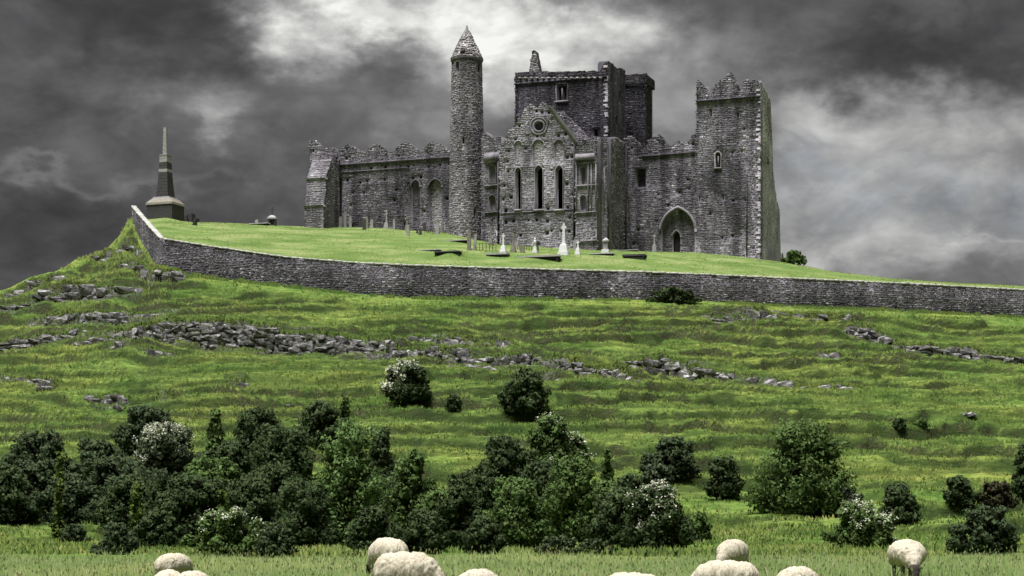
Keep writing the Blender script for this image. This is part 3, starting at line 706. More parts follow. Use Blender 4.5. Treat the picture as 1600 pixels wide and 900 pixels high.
def ring(name, F, poly_px, w, proud, mat, parent, closed=True, back=-0.25, tint=.6):
    """a moulded frame: a band of width w (m) round an outline, standing proud of the wall"""
    p = np.array(F.uz(poly_px)); n = len(p); c = p.mean(0)
    d1 = np.roll(p, -1, 0) - p; d0 = p - np.roll(p, 1, 0)
    if not closed: d1[-1] = d0[-1]; d0[0] = d1[0]
    d1 /= np.linalg.norm(d1, axis=1)[:, None] + 1e-9; d0 /= np.linalg.norm(d0, axis=1)[:, None] + 1e-9
    tn = d0 + d1; tn /= np.linalg.norm(tn, axis=1)[:, None] + 1e-9
    nn = np.stack([-tn[:, 1], tn[:, 0]], -1)
    if np.mean(((p - c) * nn).sum(1)) < 0: nn = -nn
    k = 1 / np.maximum(0.6, np.abs((np.stack([-d1[:, 1], d1[:, 0]], -1) * nn).sum(1)))
    o = p + nn * (w * k)[:, None]
    V = np.concatenate([F.map(p[:, 0], p[:, 1], back), F.map(p[:, 0], p[:, 1], proud), F.map(o[:, 0], o[:, 1], proud), F.map(o[:, 0], o[:, 1], back)])
    m = n if closed else n - 1
    fs = [[a * n + i, a * n + (i + 1) % n, ((a + 1) % 4) * n + (i + 1) % n, ((a + 1) % 4) * n + i] for i in range(m) for a in range(4)]
    if not closed: fs += [[0, n, 2 * n, 3 * n], [n - 1, 2 * n - 1, 3 * n - 1, 4 * n - 1]]
    return mesh_np(name, V, [np.array(fs)], mat, parent, attrs={'tint': np.full(len(V), tint)})
def block(name, F, px_rect, d0, d1, mat, parent, tint=.5, top_in=0.0):
    """a block laid on the wall between depths d0 and d1; top_in slopes its upper face back"""
    (x0, y0, x1, y1) = px_rect; q = F.uz([(x0, y1), (x1, y1), (x1, y0), (x0, y0)])
    u0, u1 = q[0][0], q[1][0]; zb = (q[0][1] + q[1][1]) / 2; zt = (q[2][1] + q[3][1]) / 2
    u = np.array([u0, u1, u1, u0] * 2); z = np.array([zb] * 4 + [zt] * 4); d = np.array([d0, d0, d1, d1, d0, d0, d1 - top_in, d1 - top_in])
    V = F.map(u, z, d)
    return mesh_np(name, V, [np.array([(0, 1, 2, 3), (4, 7, 6, 5), (0, 4, 5, 1), (1, 5, 6, 2), (2, 6, 7, 3), (3, 7, 4, 0)])], mat, parent, attrs={'tint': np.full(8, tint)})
def core(name, corners, z0, z1, mat, parent, open_front=False):
    """the body of masonry behind the faces; open_front leaves an added chamber that darkens openings"""
    n = len(corners); V = [(x, y, z) for z in (z0, z1) for x, y in corners]
    fs4 = [[i, (i + 1) % n, n + (i + 1) % n, n + i] for i in range(1 if open_front else 0, n)]
    return mesh_np(name, V, [np.array(fs4), np.array([list(range(n))]), np.array([list(range(n, 2 * n))])], mat, parent, attrs={'tint': np.full(2 * n, .2)})
def putlogs(F, outline, holes, n, rng, size=0.22, avoid=()):
    """square scaffold holes left in the masonry"""
    u = [p[0] for p in outline]; z = [p[1] for p in outline]; out = []
    t = 0
    while len(out) < n and t < n * 30:
        t += 1; a = rng.uniform(min(u), max(u)); b = rng.uniform(min(z) + 3.5, max(z))
        b = round(b / 1.5) * 1.5 + rng.normal(0, .12)
        s = size * rng.uniform(.7, 1.3); q = [(a - s / 2, b - s / 2), (a - s / 2, b + s / 2), (a + s / 2, b + s / 2), (a + s / 2, b - s / 2)]
        A = np.array([a - .35, a + .35, a, a]); B = np.array([b, b, b - .35, b + .35])
        if not inpoly(A, B, outline).all(): continue
        bad = any(inpoly(np.array([a, a - .5, a + .5]), np.array([b, b, b]), h).any() for h in holes) or any(abs(a - h[0][0]) < .8 and abs(b - h[0][1]) < .8 for h in out)
        if bad: continue
        out.append(q)
    return out
def P2(px, Y): return np.array([(px - CX) / FPX * Y, Y])
rng = R(31)
cath = root('ruined_cathedral', (4.0, 222.0, 30.0), 'roofless grey stone cathedral ruin with gabled transept and square crossing tower', 'cathedral')

# ---- left range: long roofless wall with humped parapet
F = Facade(484, 231.0, 705, 224.0); DN = F.n
choir = None
top_l = [(484, 221), (488, 220), (494, 221), (499, 226), (505, 234), (513, 231), (522, 231), (528, 237), (536, 231), (543, 226), (550, 227), (556, 231), (562, 236), (570, 238), (577, 230), (586, 226), (594, 227), (601, 232), (607, 238), (615, 237), (622, 229), (630, 223), (636, 222), (644, 227), (652, 234), (657, 238), (661, 233), (668, 226), (674, 222), (682, 222), (690, 226), (697, 232), (706, 238)]
tl = ragged(top_l, rng, 2.5, 0.8)
out_px = [(484, 385)] + tl + [(706, 390)]
out = F.uz(out_px)
h1 = F.uz(arch(643.5, 656, 282, 352, 0.8)); h2 = F.uz(arch(671, 690, 281, 352, 0.6)); h3 = F.uz(arch(526, 534, 277, 352, 0.8))
pl = putlogs(F, out, [h1, h2, h3], 34, rng, .34)
wallL = slab('choir_wall', F, out, [(h1, .45), (h2, .45), (h3, 1.6)] + [(q, .6) for q in pl], 1.3, M['cathedral'], cath)
face_stones(F, out, [h1, h2, h3] + pl, M['cathedral'], wallL, rng)
face_stones(F, h1, [], M['cathedral'], wallL, rng, off=-.45, name='infill'); face_stones(F, h2, [], M['render'], wallL, rng, off=-.45, name='infill')
for a in (arch(643.5, 656, 282, 350, 0.8), arch(671, 690, 281, 350, 0.6)): ring('hood_mould', F, a[1:-1], .22, .16, M['cathedral'], wallL, closed=False, tint=.4)
block('string_course', F, (505, 251.5, 705, 254), -.05, .24, M['cathedral'], wallL, .15); block('string_course', F, (505, 266, 640, 267.4), -.05, .15, M['cathedral'], wallL, .2)
# stepped corner buttress at the far end
bu = F.uz([(532, 352), (532, 300)]); ub = bu[0][0]
zr = lambda py: F.uz([(520, py)])[0][1]
prof = [(4.9, zr(392)), (4.9, zr(330)), (4.35, zr(311)), (4.25, zr(287)), (2.5, zr(254)), (2.2, zr(254) + .02), (-.1, zr(250))]
u1_, u0_ = ub - 0.1, ub - 2.85
V = []
for d_, z_ in prof: V += [F.map(u0_, z_, d_), F.map(u1_, z_, d_)]
nb = len(prof); V += [F.map(u0_, zr(392), -.1), F.map(u1_, zr(392), -.1)]
fs = [[2 * i, 2 * i + 1, 2 * i + 3, 2 * i + 2] for i in range(nb)]
butt = mesh_np('buttress', V, [np.array(fs), np.array([[2 * i for i in range(nb + 1)]]), np.array([[2 * i + 1 for i in range(nb + 1)]])], M['cathedral'], cath, attrs={'tint': np.full(len(V), .3)})
pz = np.array([p[1] for p in prof]); pd = np.array([p[0] for p in prof])
stones('stonework', (u0_, u1_, zr(385), zr(256)), lambda cu, cz, UA, ZA: (UA[:, 0] > u0_ - .1) & (UA[:, 1] < u1_ + .1), lambda u, z, d: F.map(u, z, np.interp(z, pz, pd) + d), M['pale'], butt, rng, (.22, .36), (.3, .6))
side_poly = [(d_, z_) for d_, z_ in prof] + [(-.1, zr(392))]
def sok(cu, cz, UA, ZA): return inpoly(UA[:, 0], cz, side_poly) & inpoly(UA[:, 1], cz, side_poly)
def smap(u, z, d): b_ = F.map(np.full_like(u, u1_), z, u); b_[..., 0] += d * F.t[0]; b_[..., 1] += d * F.t[1]; return b_
stones('stonework', (0, 4.9, zr(385), zr(254)), sok, smap, M['cathedral'], butt, rng, (.22, .36), (.3, .6))
for zz, dd in ((zr(330), 4.95), (zr(287), 4.3)):
    V = F.map(np.array([u0_ - .06, u1_ + .06] * 4), np.array([zz - .12] * 4 + [zz + .06] * 4), np.array([dd - .5, dd - .5, dd + .10, dd + .10] * 2))
    mesh_np('weathering_course', V, [np.array([(0, 1, 3, 2), (4, 5, 7, 6), (2, 3, 7, 6), (0, 2, 6, 4), (1, 3, 7, 5)])], M['ashlar'], butt, attrs={'tint': np.full(8, .5)})
# the return of that wall at the left, and the wall facing it behind
FB = Facade(484, 231, 484.0 + 26, 231 + 11.5)
core('end_wall', [F.map(0.02, 0, -1.28)[:2], F.map(1.4, 0, -1.28)[:2], F.map(1.4, 0, -9)[:2], F.map(0.02, 0, -9)[:2]], zr(392), zr(238), M['cathedral'], cath)

# ---- transept: the gabled front
F = FGF = Facade(780, 215.6, 899, 212.2)
g_l = ragged([(781, 226), (786, 221), (800, 202), (812, 185), (820, 173), (824, 166), (830, 163), (836, 168), (841, 169), (843, 160), (850, 160), (857, 167), (861, 172)], rng, 2.5, 0.7) + [(871, 184), (899, 221)]
out_px = [(781, 400)] + g_l + [(899, 405)]
out = F.uz(out_px)
wins = [(805.5, 814, 262, 327), (836, 848, 259, 327), (868, 879.5, 259, 327)]
H = [(F.uz(arch(*w, 0.75)), None) for w in wins]
ups = [(804.5, 815, 221, 261), (833, 850, 219, 258), (867, 880, 219, 258)]
HU = [F.uz(arch(*w, 0.5)) for w in ups]
oc = F.uz(disc(842, 197, 7.2)); 
allh = [h for h, _ in H] + HU + [oc]
ocR = F.uz(disc(842, 197, 15))
pl = putlogs(F, out, allh + [ocR], 40, rng, .36)
trans = slab('transept_gable', F, out, H + [(h, .14) for h in HU] + [(oc, 1.0)] + [(q, .6) for q in pl], 1.2, M['pale'], cath)
face_stones(F, out, allh + pl + [F.uz(disc(842, 197, 13))], M['pale'], trans, rng)
for h in HU: face_stones(F, h, [], M['render'], trans, rng, off=-.14, name='blocked_light')
face_stones(F, oc, [], M['cathedral'], trans, rng, off=-.6, name='oculus_infill')
for w in wins:
    fr = ring('window_frame', F, arch(*w, 0.75), .12, .08, M['ashlar'], trans, tint=.45)
    block('window_sill', F, (w[0] - 2, 327.4, w[1] + 2, 330), -.2, .28, M['ashlar'], trans, .95)
ring('oculus_ring', F, disc(842, 197, 7.4), .20, .07, M['pale'], trans, tint=.3); ring('oculus_ring', F, disc(842, 197, 12.3), .15, .09, M['pale'], trans, tint=.4)
for w in ups: ring('blind_arch', F, arch(*w, 0.5)[1:-1], .16, .09, M['pale'], trans, closed=False, tint=.5)
# raking coping on the right slope, and a dark strip painted as the shaded gap
c0, c1 = F.uz([(858, 167), (901, 223)])
V = []
for (a, b_) in (c0, c1):
    for dz, dd in ((-.12, -1.25), (-.12, .16), (.22, .16), (.22, -1.25)): V.append(F.map(a + dz * .4, b_ + dz, dd))
mesh_np('gable_coping', V, [np.array([[0, 1, 5, 4], [1, 2, 6, 5], [2, 3, 7, 6], [3, 0, 4, 7], [0, 1, 2, 3], [4, 5, 6, 7]])], M['ashlar'], trans, attrs={'tint': np.full(8, .95)})
block('corner_shaft_or_gap', F, (896.6, 226, 898.8, 400), -.1, .26, M['darkface'], trans); block('string_course', F, (782, 329.5, 896, 331), -.05, .10, M['pale'], trans, .5)
# ---- left stair turret between the round tower and the gable
FT = Facade(752, 217.6, 781, 216.6)
o_px = [(752, 395)] + ragged([(752, 215), (758, 206), (763, 212), (766, 222), (770, 214), (776, 214), (783, 213)], rng, 2.5, .8) + [(783, 400)]
o = FT.uz(o_px); nh = [FT.uz(arch(764, 774, 258, 286, .5)), FT.uz(arch(764.5, 775, 305, 329, .5))]
tl_ = slab('stair_turret', FT, o, [(h, .5) for h in nh], 2.4, M['pale'], cath)
face_stones(FT, o, nh, M['cathedral'], tl_, rng)
for y in (252, 289, 331): block('string_course', FT, (757, y, 781, y + 2), -.05, .22, M['ashlar'], tl_, .4)
block('gablet_roof', FT, (757, 238, 780.5, 252), .0, .45, M['pale'], tl_, .4, .43)
for y0, y1 in ((258, 286), (305, 329)): ring('niche_frame', FT, arch(764, 774.5, y0, y1, .5), .10, .08, M['ashlar'], tl_, tint=.3)
block('corner_shaft_or_gap', FT, (779, 252, 780.6, 392), .0, .40, M['darkstone'], tl_, .3)  # dark strip painted in for the shaded gap beside the gable
# ---- right stair turret with its two niches
FT = Facade(899, 211.3, 933, 210.3)
o_px = [(899.5, 405)] + ragged([(899.5, 240), (900, 226), (906, 216), (914, 219), (922, 214), (932.5, 216)], rng, 3, .7) + [(932.5, 408)]
o = FT.uz(o_px); nh = [FT.uz(arch(907, 916, 260, 288, .5)), FT.uz(arch(906, 915.5, 305, 329, .5))]
tr_ = slab('stair_turret', FT, o, [(h, .7) for h in nh], 2.6, M['pale'], cath)
face_stones(FT, o, nh, M['pale'], tr_, rng)
for y in (254, 289, 331, 376): block('string_course', FT, (899.5, y, 933, y + 2), -.05, .22, M['ashlar'], tr_, .5)
block('gablet_roof', FT, (899.3, 240, 929, 250), .0, .55, M['ashlar'], tr_, .9, .53)
for y0, y1 in ((260, 288), (305, 329)): ring('niche_frame', FT, arch(906.5, 915.8, y0, y1, .5), .10, .08, M['ashlar'], tr_, tint=.3)
for x in (900.5, 919, 924, 931): block('corner_shaft_or_gap', FT, (x, 256, x + 1.3, 330), .0, .24, M['pale'], tr_, .5)
# ---- the flank of the transept: panel, shafts and a deep buttress face
FP = Facade(932.5, 212.4, 948, 212.0)
o = FP.uz([(931, 405)] + ragged([(931, 217), (938, 214), (948, 216)], rng, 2.5, .6) + [(948, 408)])
fl = slab('flank_wall', FP, o, [], 2.0, M['pale'], cath); face_stones(FP, o, [], M['pale'], fl, rng)
for x in (933.5, 944): block('corner_shaft_or_gap', FP, (x, 262, x + 1.2, 330), .0, .22, M['pale'], fl, .4)
FS = Facade(947, 212.2, 976, 222.2)
o = FS.uz([(947, 408)] + ragged([(947, 216), (955, 217), (962, 214), (970, 219), (976, 222)], rng, 2.5, .7) + [(976, 408)])
sh = [FS.uz(arch(951.5, 955, 262, 335, .4))]
fs_ = slab('flank_wall', FS, o, [(h, .8) for h in sh], 1.5, M['darkstone'], cath); face_stones(FS, o, sh, M['tower'], fs_, rng, dr=(.0, .16))
ub_ = FS.uz([(956, 300), (971, 300)])
for (xa, xb) in ((948, 948.5), (975, 975.7)): block('corner_shaft_or_gap', FS, (xa, 226, xb, 400), -.1, .30, M['darkstone'], fs_, .3, .0)
# roofs of broken masonry behind the gable: the older gable line and the sloping stone wedge
FG = Facade(800, 221.5, 925, 218.0)
o = FG.uz([(868, 260), (868, 192), (874, 181), (877, 173), (881, 176)] + ragged([(881, 176), (895, 190), (908, 203), (920, 216)], rng, 3, .5)[1:] + [(926, 224), (926, 260)])
gb = slab('inner_gable', FG, o, [], 1.0, M['pale'], cath); face_stones(FG, o, [], M['pale'], gb, rng, hr=(.14, .24), lr=(.2, .5))
core('body', [FGF.map(.2, 0, -1.19)[:2], FGF.map(FGF.len - .1, 0, -1.19)[:2], FS.map(FS.len - 1.2, 0, -1.5)[:2], P2(815, 226.5)], 26, FGF.uz([(850, 222)])[0][1], M['darkstone'], cath, True)  # unseen lidded chamber, added to keep the lancets dark

# ---- crossing tower
F = Facade(805, 232.0, 948.5, 227.6); FR = Facade(948.5, 227.6, 977.5, 236.4)
ct = root  # placeholder for readability
t_px = [(805, 300)] + ragged([(805, 113), (830, 112), (870, 112), (910, 111), (938, 111), (941, 104), (944, 98), (948.5, 98)], rng, 3, .5) + [(948.5, 300)]
o = F.uz(t_px)
tw = [arch(871.5, 877.3, 134, 157, .6), arch(879.3, 885, 134, 157, .6)]
H = [(F.uz(a), None) for a in tw] + [(F.uz(rect(873, 177, 881, 191)), None), (F.uz(rect(926.5, 201, 937, 213)), None)]
drains = [F.uz(rect(x, 119.4, x + 3, 122)) for x in range(812, 940, 9)]
hl = [h for h, _ in H] + drains
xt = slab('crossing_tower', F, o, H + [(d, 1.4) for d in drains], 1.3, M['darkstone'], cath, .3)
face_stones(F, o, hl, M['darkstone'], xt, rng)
block('parapet_corbel', F, (804, 124.5, 949, 127), -.05, .22, M['darkstone'], xt, .5)
for x in range(812, 940, 9): block('spout', F, (x - .3, 121.6, x + 3.3, 123.4), -.3, .50, M['coping'], xt)
ring('window_frame', F, [(869.8, 158), (869.8, 131), (886.6, 131), (886.6, 158)], .12, .08, M['ashlar'], xt, tint=.3); block('mullion', F, (877.4, 138, 879.2, 157), -.3, .02, M['ashlar'], xt, .8)
block('window_sill', F, (868, 157.6, 888, 160), -.2, .26, M['ashlar'], xt, .95); ring('door_frame', F, rect(873, 177, 881, 191), .18, .08, M['ashlar'], xt)
o2 = FR.uz([(948.5, 300)] + ragged([(948.5, 98), (951, 95), (956, 99), (960, 103), (965, 108), (970, 106), (977, 110)], rng, 2.5, .6) + [(977.5, 300)])
o2 = [(max(u, .08), z) for u, z in o2]
sl = [FR.uz(rect(966.5, 142, 969, 160)), FR.uz(rect(962, 182, 964, 196))]
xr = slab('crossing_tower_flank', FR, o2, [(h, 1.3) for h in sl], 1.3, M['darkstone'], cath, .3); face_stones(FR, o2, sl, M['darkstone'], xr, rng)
zt = F.uz([(870, 122)])[0][1]
core('tower_body_blocker', [F.map(1.2, 0, -1.29)[:2], F.map(F.len - .1, 0, -1.29)[:2], FR.map(11.5, 0, -1.28)[:2], F.map(1.2, 0, -12)[:2]], 30, zt - .3, M['darkstone'], cath, True)  # unseen chamber added so the tower windows stay dark
core('tower_body_blocker', [F.map(.02, 0, -1.25)[:2], F.map(1.3, 0, -1.25)[:2], F.map(1.3, 0, -12)[:2], F.map(.02, 0, -12)[:2]], 30, zt, M['darkstone'], cath)
# quoins in paler stone on the near corner
V = []; Fq = []; 
def quoins(name, F, FR, px, y0, y1, mat, parent, rng, hz=.28):
    V = []; Q = []; c = F.uz([(px, y0), (px, y1)]); z = c[1][1]; u = F.len; k = 0
    while z < c[0][1]:
        h = hz * rng.uniform(.8, 1.3); a, b_ = (.40, .20) if k % 2 else (.20, .40); a *= rng.uniform(.7, 1.3); b_ *= rng.uniform(.7, 1.3); d = .09
        if rng.random() < .5:
            p = [F.map(u - a, 0, d), F.map(u + .0, 0, d) + np.array([*(FR.n * d), 0]), FR.map(b_, 0, d), FR.map(b_, 0, -.1), F.map(u, 0, -.3), F.map(u - a, 0, -.1)]
            n = len(V); V += [np.array([q[0], q[1], zz]) for zz in (z + .02, z + h - .02) for q in p]
            Q += [[n + i, n + (i + 1) % 6, n + 6 + (i + 1) % 6, n + 6 + i] for i in range(6)] + [[n, n + 1, n + 4, n + 5], [n + 1, n + 2, n + 3, n + 4], [n + 6, n + 7, n + 10, n + 11], [n + 7, n + 8, n + 9, n + 10]]
        z += h; k += 1
    return mesh_np(name, V, [np.array(Q)], mat, parent, kind='stuff', attrs={'tint': np.repeat(rng.uniform(.0, .7, len(V) // 12), 12)})
quoins('quoins', F, FR, 948.5, 99, 225, M['ashlar'], xt, rng)
# far-corner pinnacle of the tower
pk = Facade(826, 239, 846, 238.4)
o = pk.uz([(826, 125)] + ragged([(827, 107), (829, 96), (831, 84), (833.5, 78), (836.5, 79), (838.5, 90), (841, 101), (843, 112)], rng, 3, .7) + [(843, 125)])
pn = slab('pinnacle', pk, o, [], 1.4, M['cathedral'], cath, .4); face_stones(pk, o, [], M['cap'], pn, rng, lr=(.2, .45))
# ---- dark square turret behind the crossing tower
F = Facade(977, 240.4, 1007, 239.45); FR = Facade(1007, 239.45, 1018.5, 242.8)
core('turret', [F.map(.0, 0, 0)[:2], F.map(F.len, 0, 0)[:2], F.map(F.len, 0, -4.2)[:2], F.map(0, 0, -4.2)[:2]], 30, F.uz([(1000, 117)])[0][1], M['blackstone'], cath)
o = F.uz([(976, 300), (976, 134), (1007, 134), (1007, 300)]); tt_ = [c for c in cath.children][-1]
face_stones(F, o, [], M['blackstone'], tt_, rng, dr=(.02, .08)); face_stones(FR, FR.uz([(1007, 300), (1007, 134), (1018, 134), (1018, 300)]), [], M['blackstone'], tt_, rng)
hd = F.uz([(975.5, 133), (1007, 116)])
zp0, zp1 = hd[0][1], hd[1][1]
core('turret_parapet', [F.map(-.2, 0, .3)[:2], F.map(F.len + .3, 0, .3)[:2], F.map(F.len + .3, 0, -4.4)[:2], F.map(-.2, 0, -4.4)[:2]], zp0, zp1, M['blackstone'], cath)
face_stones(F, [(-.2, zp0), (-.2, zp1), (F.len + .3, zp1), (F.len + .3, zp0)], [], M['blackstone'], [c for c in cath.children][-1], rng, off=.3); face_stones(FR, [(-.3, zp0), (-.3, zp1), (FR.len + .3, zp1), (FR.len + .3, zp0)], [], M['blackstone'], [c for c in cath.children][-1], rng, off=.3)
# ---- right range: the nave wall with its pointed doorway
F = Facade(976, 222.4, 1089, 218.4)
n_l = ragged([(974, 222), (979, 214), (986, 213), (990, 217), (997, 226), (1003, 236), (1008, 231), (1012, 222), (1018, 215), (1025, 213), (1031, 210), (1036, 218), (1042, 227), (1050, 229), (1056, 221), (1063, 222), (1070, 226), (1078, 220), (1081, 210), (1088, 212)], rng, 2.2, 1.0)
o = F.uz([(974, 412)] + n_l + [(1088.5, 412)])
A = arch(1033.5, 1085.5, 326, 396, .70, 9); a_ = F.uz(A); rc = F.uz(rect(993, 263, 1009, 292))
pl = putlogs(F, o, [a_, rc], 12, rng, .30)
nv = slab('nave_wall', F, o, [(a_, 1.39), (rc, 1.0)] + [(q, .6) for q in pl], 1.4, M['cathedral'], cath)
face_stones(F, o, [a_, rc] + pl, M['cathedral'], nv, rng)
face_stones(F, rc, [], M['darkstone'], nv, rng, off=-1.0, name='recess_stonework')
ring('arch_mould', F, A[1:-1], .34, .14, M['ashlar'], nv, closed=False, tint=.45)
block('parapet_corbel', F, (1003, 240, 1086, 243), -.05, .25, M['darkstone'], nv, .3)
# the blocking wall inside the arch, with the small dark doorway
FD = Facade(976, 222.4, 1089, 218.4); FD.A = F.A - F.n * .70
dA = arch(1051, 1063, 361, 396, .8); dh = FD.uz(dA)
fill = FD.uz([(1031, 412), (1031, 358)] + A[2:-2] + [(1087, 358), (1087, 412)])
fl2 = slab('doorway_wall', FD, FD.uz(arch(1034.5, 1085, 328, 405, .70, 9)), [(dh, .5)], .6, M['pale'], cath)
face_stones(FD, FD.uz(arch(1034.5, 1085, 328, 405, .70, 9)), [dh], M['cathedral'], fl2, rng, lr=(.2, .5), dr=(.01, .06))
ring('door_frame', FD, dA[1:-1], .18, .10, M['ashlar'], fl2, closed=False, tint=.7)
dp = FD.uz(dA); Vd = np.concatenate([FD.map([q[0] for q in dp], [q[1] for q in dp], -.40), FD.map([q[0] for q in dp], [q[1] for q in dp], -.46)]); nd = len(dp)
mesh_np('door', Vd, [np.array([list(range(nd))]), np.array([list(range(nd, 2 * nd))])], M['wood'], fl2)
core('nave_body', [F.map(.5, 0, -1.38)[:2], F.map(F.len, 0, -1.38)[:2], F.map(F.len, 0, -7)[:2], F.map(.5, 0, -7)[:2]], 25, F.uz([(1050, 245)])[0][1], M['cathedral'], cath)
cath_end = None

# ================================================================== TOWER HOUSE
F = Facade(1088.5, 218.35, 1187, 215.4); FR = Facade(1187, 215.4, 1220, 228.4)
th = root('tower_house', tuple(F.map(F.len / 2, 29.0, -4)), 'tall square roofless stone tower with broken parapet at the right end of the ruin', 'tower')
tp_ = ragged([(1088.5, 127), (1092, 124), (1097, 133), (1104, 143), (1111, 147), (1115, 137), (1121, 127), (1129, 127), (1135, 121), (1141, 113), (1147, 122), (1152, 138), (1158, 139), (1162, 126), (1171, 127), (1178, 124), (1184, 126), (1187, 130)], rng, 2.0, 1.5)
o = F.uz([(1088.5, 415)] + tp_ + [(1187, 425)])
win = arch(1118, 1126, 238, 262, .6); Hh = [F.uz(rect(1109, 170, 1112.3, 182)), F.uz(win), F.uz(rect(1151.5, 176, 1154.5, 184)), F.uz(rect(1128.5, 303, 1131, 312)), F.uz(rect(1127, 369, 1130, 374)), F.uz(rect(1092, 307, 1094, 314))]
pl = putlogs(F, o, Hh, 16, rng, .28)
tf = slab('front_wall', F, o, [(h, 1.6) for h in Hh[:1]] + [(Hh[1], .8)] + [(h, 1.0) for h in Hh[2:]] + [(q, .5) for q in pl], 1.5, M['cathedral'], th)
face_stones(F, o, Hh + pl, M['cathedral'], tf, rng)
ring('window_frame', F, win, .16, .10, M['limestone'], tf); block('mullion', F, (1121.5, 244, 1122.8, 262), -.3, .04, M['ashlar'], tf, .9); block('window_sill', F, (1116, 262, 1128, 264), -.2, .22, M['ashlar'], tf, .95)
block('parapet_corbel', F, (1088.5, 153.5, 1187, 156), -.05, .30, M['darkstone'], tf, .3)
block('drain_groove', F, (1166.4, 275, 1167.8, 403), -.05, .17, M['darkface'], tf)
o2 = FR.uz([(1187, 425)] + ragged([(1187, 130), (1190, 126), (1193, 135), (1197, 140), (1200, 152), (1204, 157)], rng, 2.4, .7) + [(1206.5, 215), (1208, 268), (1210.5, 290), (1213.5, 312), (1218, 326), (1220.5, 425)])
o2 = [(max(u, .08), z) for u, z in o2]
sl = [FR.uz(rect(1199, 248, 1201, 258))]
tr2 = slab('flank_wall', FR, o2, [(h, 1.0) for h in sl], 1.5, M['cathedral'], th); face_stones(FR, o2, sl, M['render'], tr2, rng)
quoins('quoins', F, FR, 1187, 136, 405, M['ashlar'], tf, rng, .28)
zt = F.uz([(1140, 158)])[0][1]
core('body', [F.map(.02, 0, -2.0)[:2], F.map(F.len - 1.7, 0, -2.0)[:2], FR.map(13, 0, -1.48)[:2], F.map(.02, 0, -13)[:2]], 24, zt, M['cathedral'], th)
core('left_wall', [F.map(.02, 0, -1.48)[:2], F.map(1.4, 0, -1.48)[:2], F.map(1.4, 0, -13)[:2], F.map(.02, 0, -13)[:2]], 24, F.uz([(1090, 133)])[0][1], M['cathedral'], th)
# ================================================================== ROUND TOWER
TY = 221.5; tc0 = P2(729.5, TY); mpp = TY / FPX
rt = root('round_tower', (tc0[0], tc0[1], zrow(374, TY)), 'tall slender round stone tower with conical cap', 'tower')
tz = np.array([zrow(y, TY) for y in (400, 370, 300, 200, 97)]); tr = np.array([28.6, 28.2, 27.2, 25.6, 23.4]) * mpp
def tmap(u, z, d):                                   # u = angle times a nominal radius, 0 facing the camera
    a = np.asarray(u) / 2.2; r = np.interp(z, tz, tr) + d
    return np.stack([tc0[0] + np.sin(a) * r, tc0[1] - np.cos(a) * r, np.asarray(z) + 0 * r], -1)
def trect(x0, y0, x1, y1):
    z0, z1 = zrow(y1, TY), zrow(y0, TY); r = np.interp((z0 + z1) / 2, tz, tr)
    f = lambda x: math.asin(max(-.98, min(.98, (x - 729.5) * mpp / r))) * 2.2
    return (f(x0), f(x1), z0, z1)
tw = [trect(706.5, 97.5, 709.5, 103.5), trect(712.5, 101, 717.8, 116), trect(746.5, 98, 751, 116), trect(723, 219, 726.3, 229), trect(739, 255, 741, 262), trect(722, 288, 724, 293), trect(741, 330, 744, 345), trect(710, 195, 712, 199), trect(738, 150, 740, 154)]
# drum with real openings: quads of a fine grid left out where a window is, reveals behind
nu = 96; us = list(np.linspace(-math.pi * 2.2, math.pi * 2.2, nu + 1)); zs = list(np.linspace(tz[0], tz[-1], 40))
for a, b_, c, d in tw: us += [a, b_]; zs += [c, d]
us = np.array(sorted(set(us))); zs = np.array(sorted(set(zs)))
UU, ZZg = np.meshgrid(us, zs); V = tmap(UU.ravel(), ZZg.ravel(), np.zeros(UU.size)); fs = []
for j in range(len(zs) - 1):
    for i in range(len(us) - 1):
        cu_, cz_ = (us[i] + us[i + 1]) / 2, (zs[j] + zs[j + 1]) / 2
        if any(a < cu_ < b_ and c < cz_ < d for a, b_, c, d in tw): continue
        k = j * len(us) + i; fs.append([k, k + 1, k + len(us) + 1, k + len(us)])
drum = mesh_np('drum', V, [np.array(fs)], M['tower'], rt, attrs={'tint': np.full(len(V), .25)})
for a, b_, c, d in tw:
    V = np.concatenate([tmap(np.array([a, b_, b_, a]), np.array([c, c, d, d]), np.full(4, -.01)), tmap(np.array([a, b_, b_, a]), np.array([c, c, d, d]), np.full(4, -1.1))])
    mesh_np('window', V, [np.array([[0, 1, 5, 4], [1, 2, 6, 5], [2, 3, 7, 6], [3, 0, 4, 7], [4, 5, 6, 7]])], M['tower'], rt, attrs={'tint': np.full(8, .1)})
def tok(cu, cz, UA, ZA):
    r = cz < tz[-1] - .1
    for a, b_, c, d in tw: r &= ~((UA[:, 1] > a) & (UA[:, 0] < b_) & (ZA[:, 1] > c) & (ZA[:, 0] < d))
    return r
stones('stonework', (-math.pi * 2.2, math.pi * 2.2, tz[0], tz[-1]), tok, tmap, M['tower'], drum, rng, (.16, .28), (.2, .48), (.0, .06))
cz_ = np.array([zrow(y, TY) for y in (97, 93.5, 91, 75, 60, 52, 47, 40)]); cr_ = np.array([24.6, 25.0, 23.6, 16.2, 9.6, 5.6, 2.6, .9]) * mpp
def cmap(u, z, d):
    a = np.asarray(u) / 2.2; r = np.interp(z, cz_, cr_) + d
    return np.stack([tc0[0] + np.sin(a) * r, tc0[1] - np.cos(a) * r, np.asarray(z) + 0 * r], -1)
pu = np.linspace(-math.pi * 2.2, math.pi * 2.2, 49); UU, Zg2 = np.meshgrid(pu, cz_); V = cmap(UU.ravel(), Zg2.ravel(), np.zeros(UU.size)); n = len(pu)
fs = [[j * n + i, j * n + i + 1, (j + 1) * n + i + 1, (j + 1) * n + i] for j in range(len(cz_) - 1) for i in range(n - 1)] + []
cap = mesh_np('conical_cap', V, [np.array(fs)], M['cap'], rt, attrs={'tint': np.full(len(V), .3)})
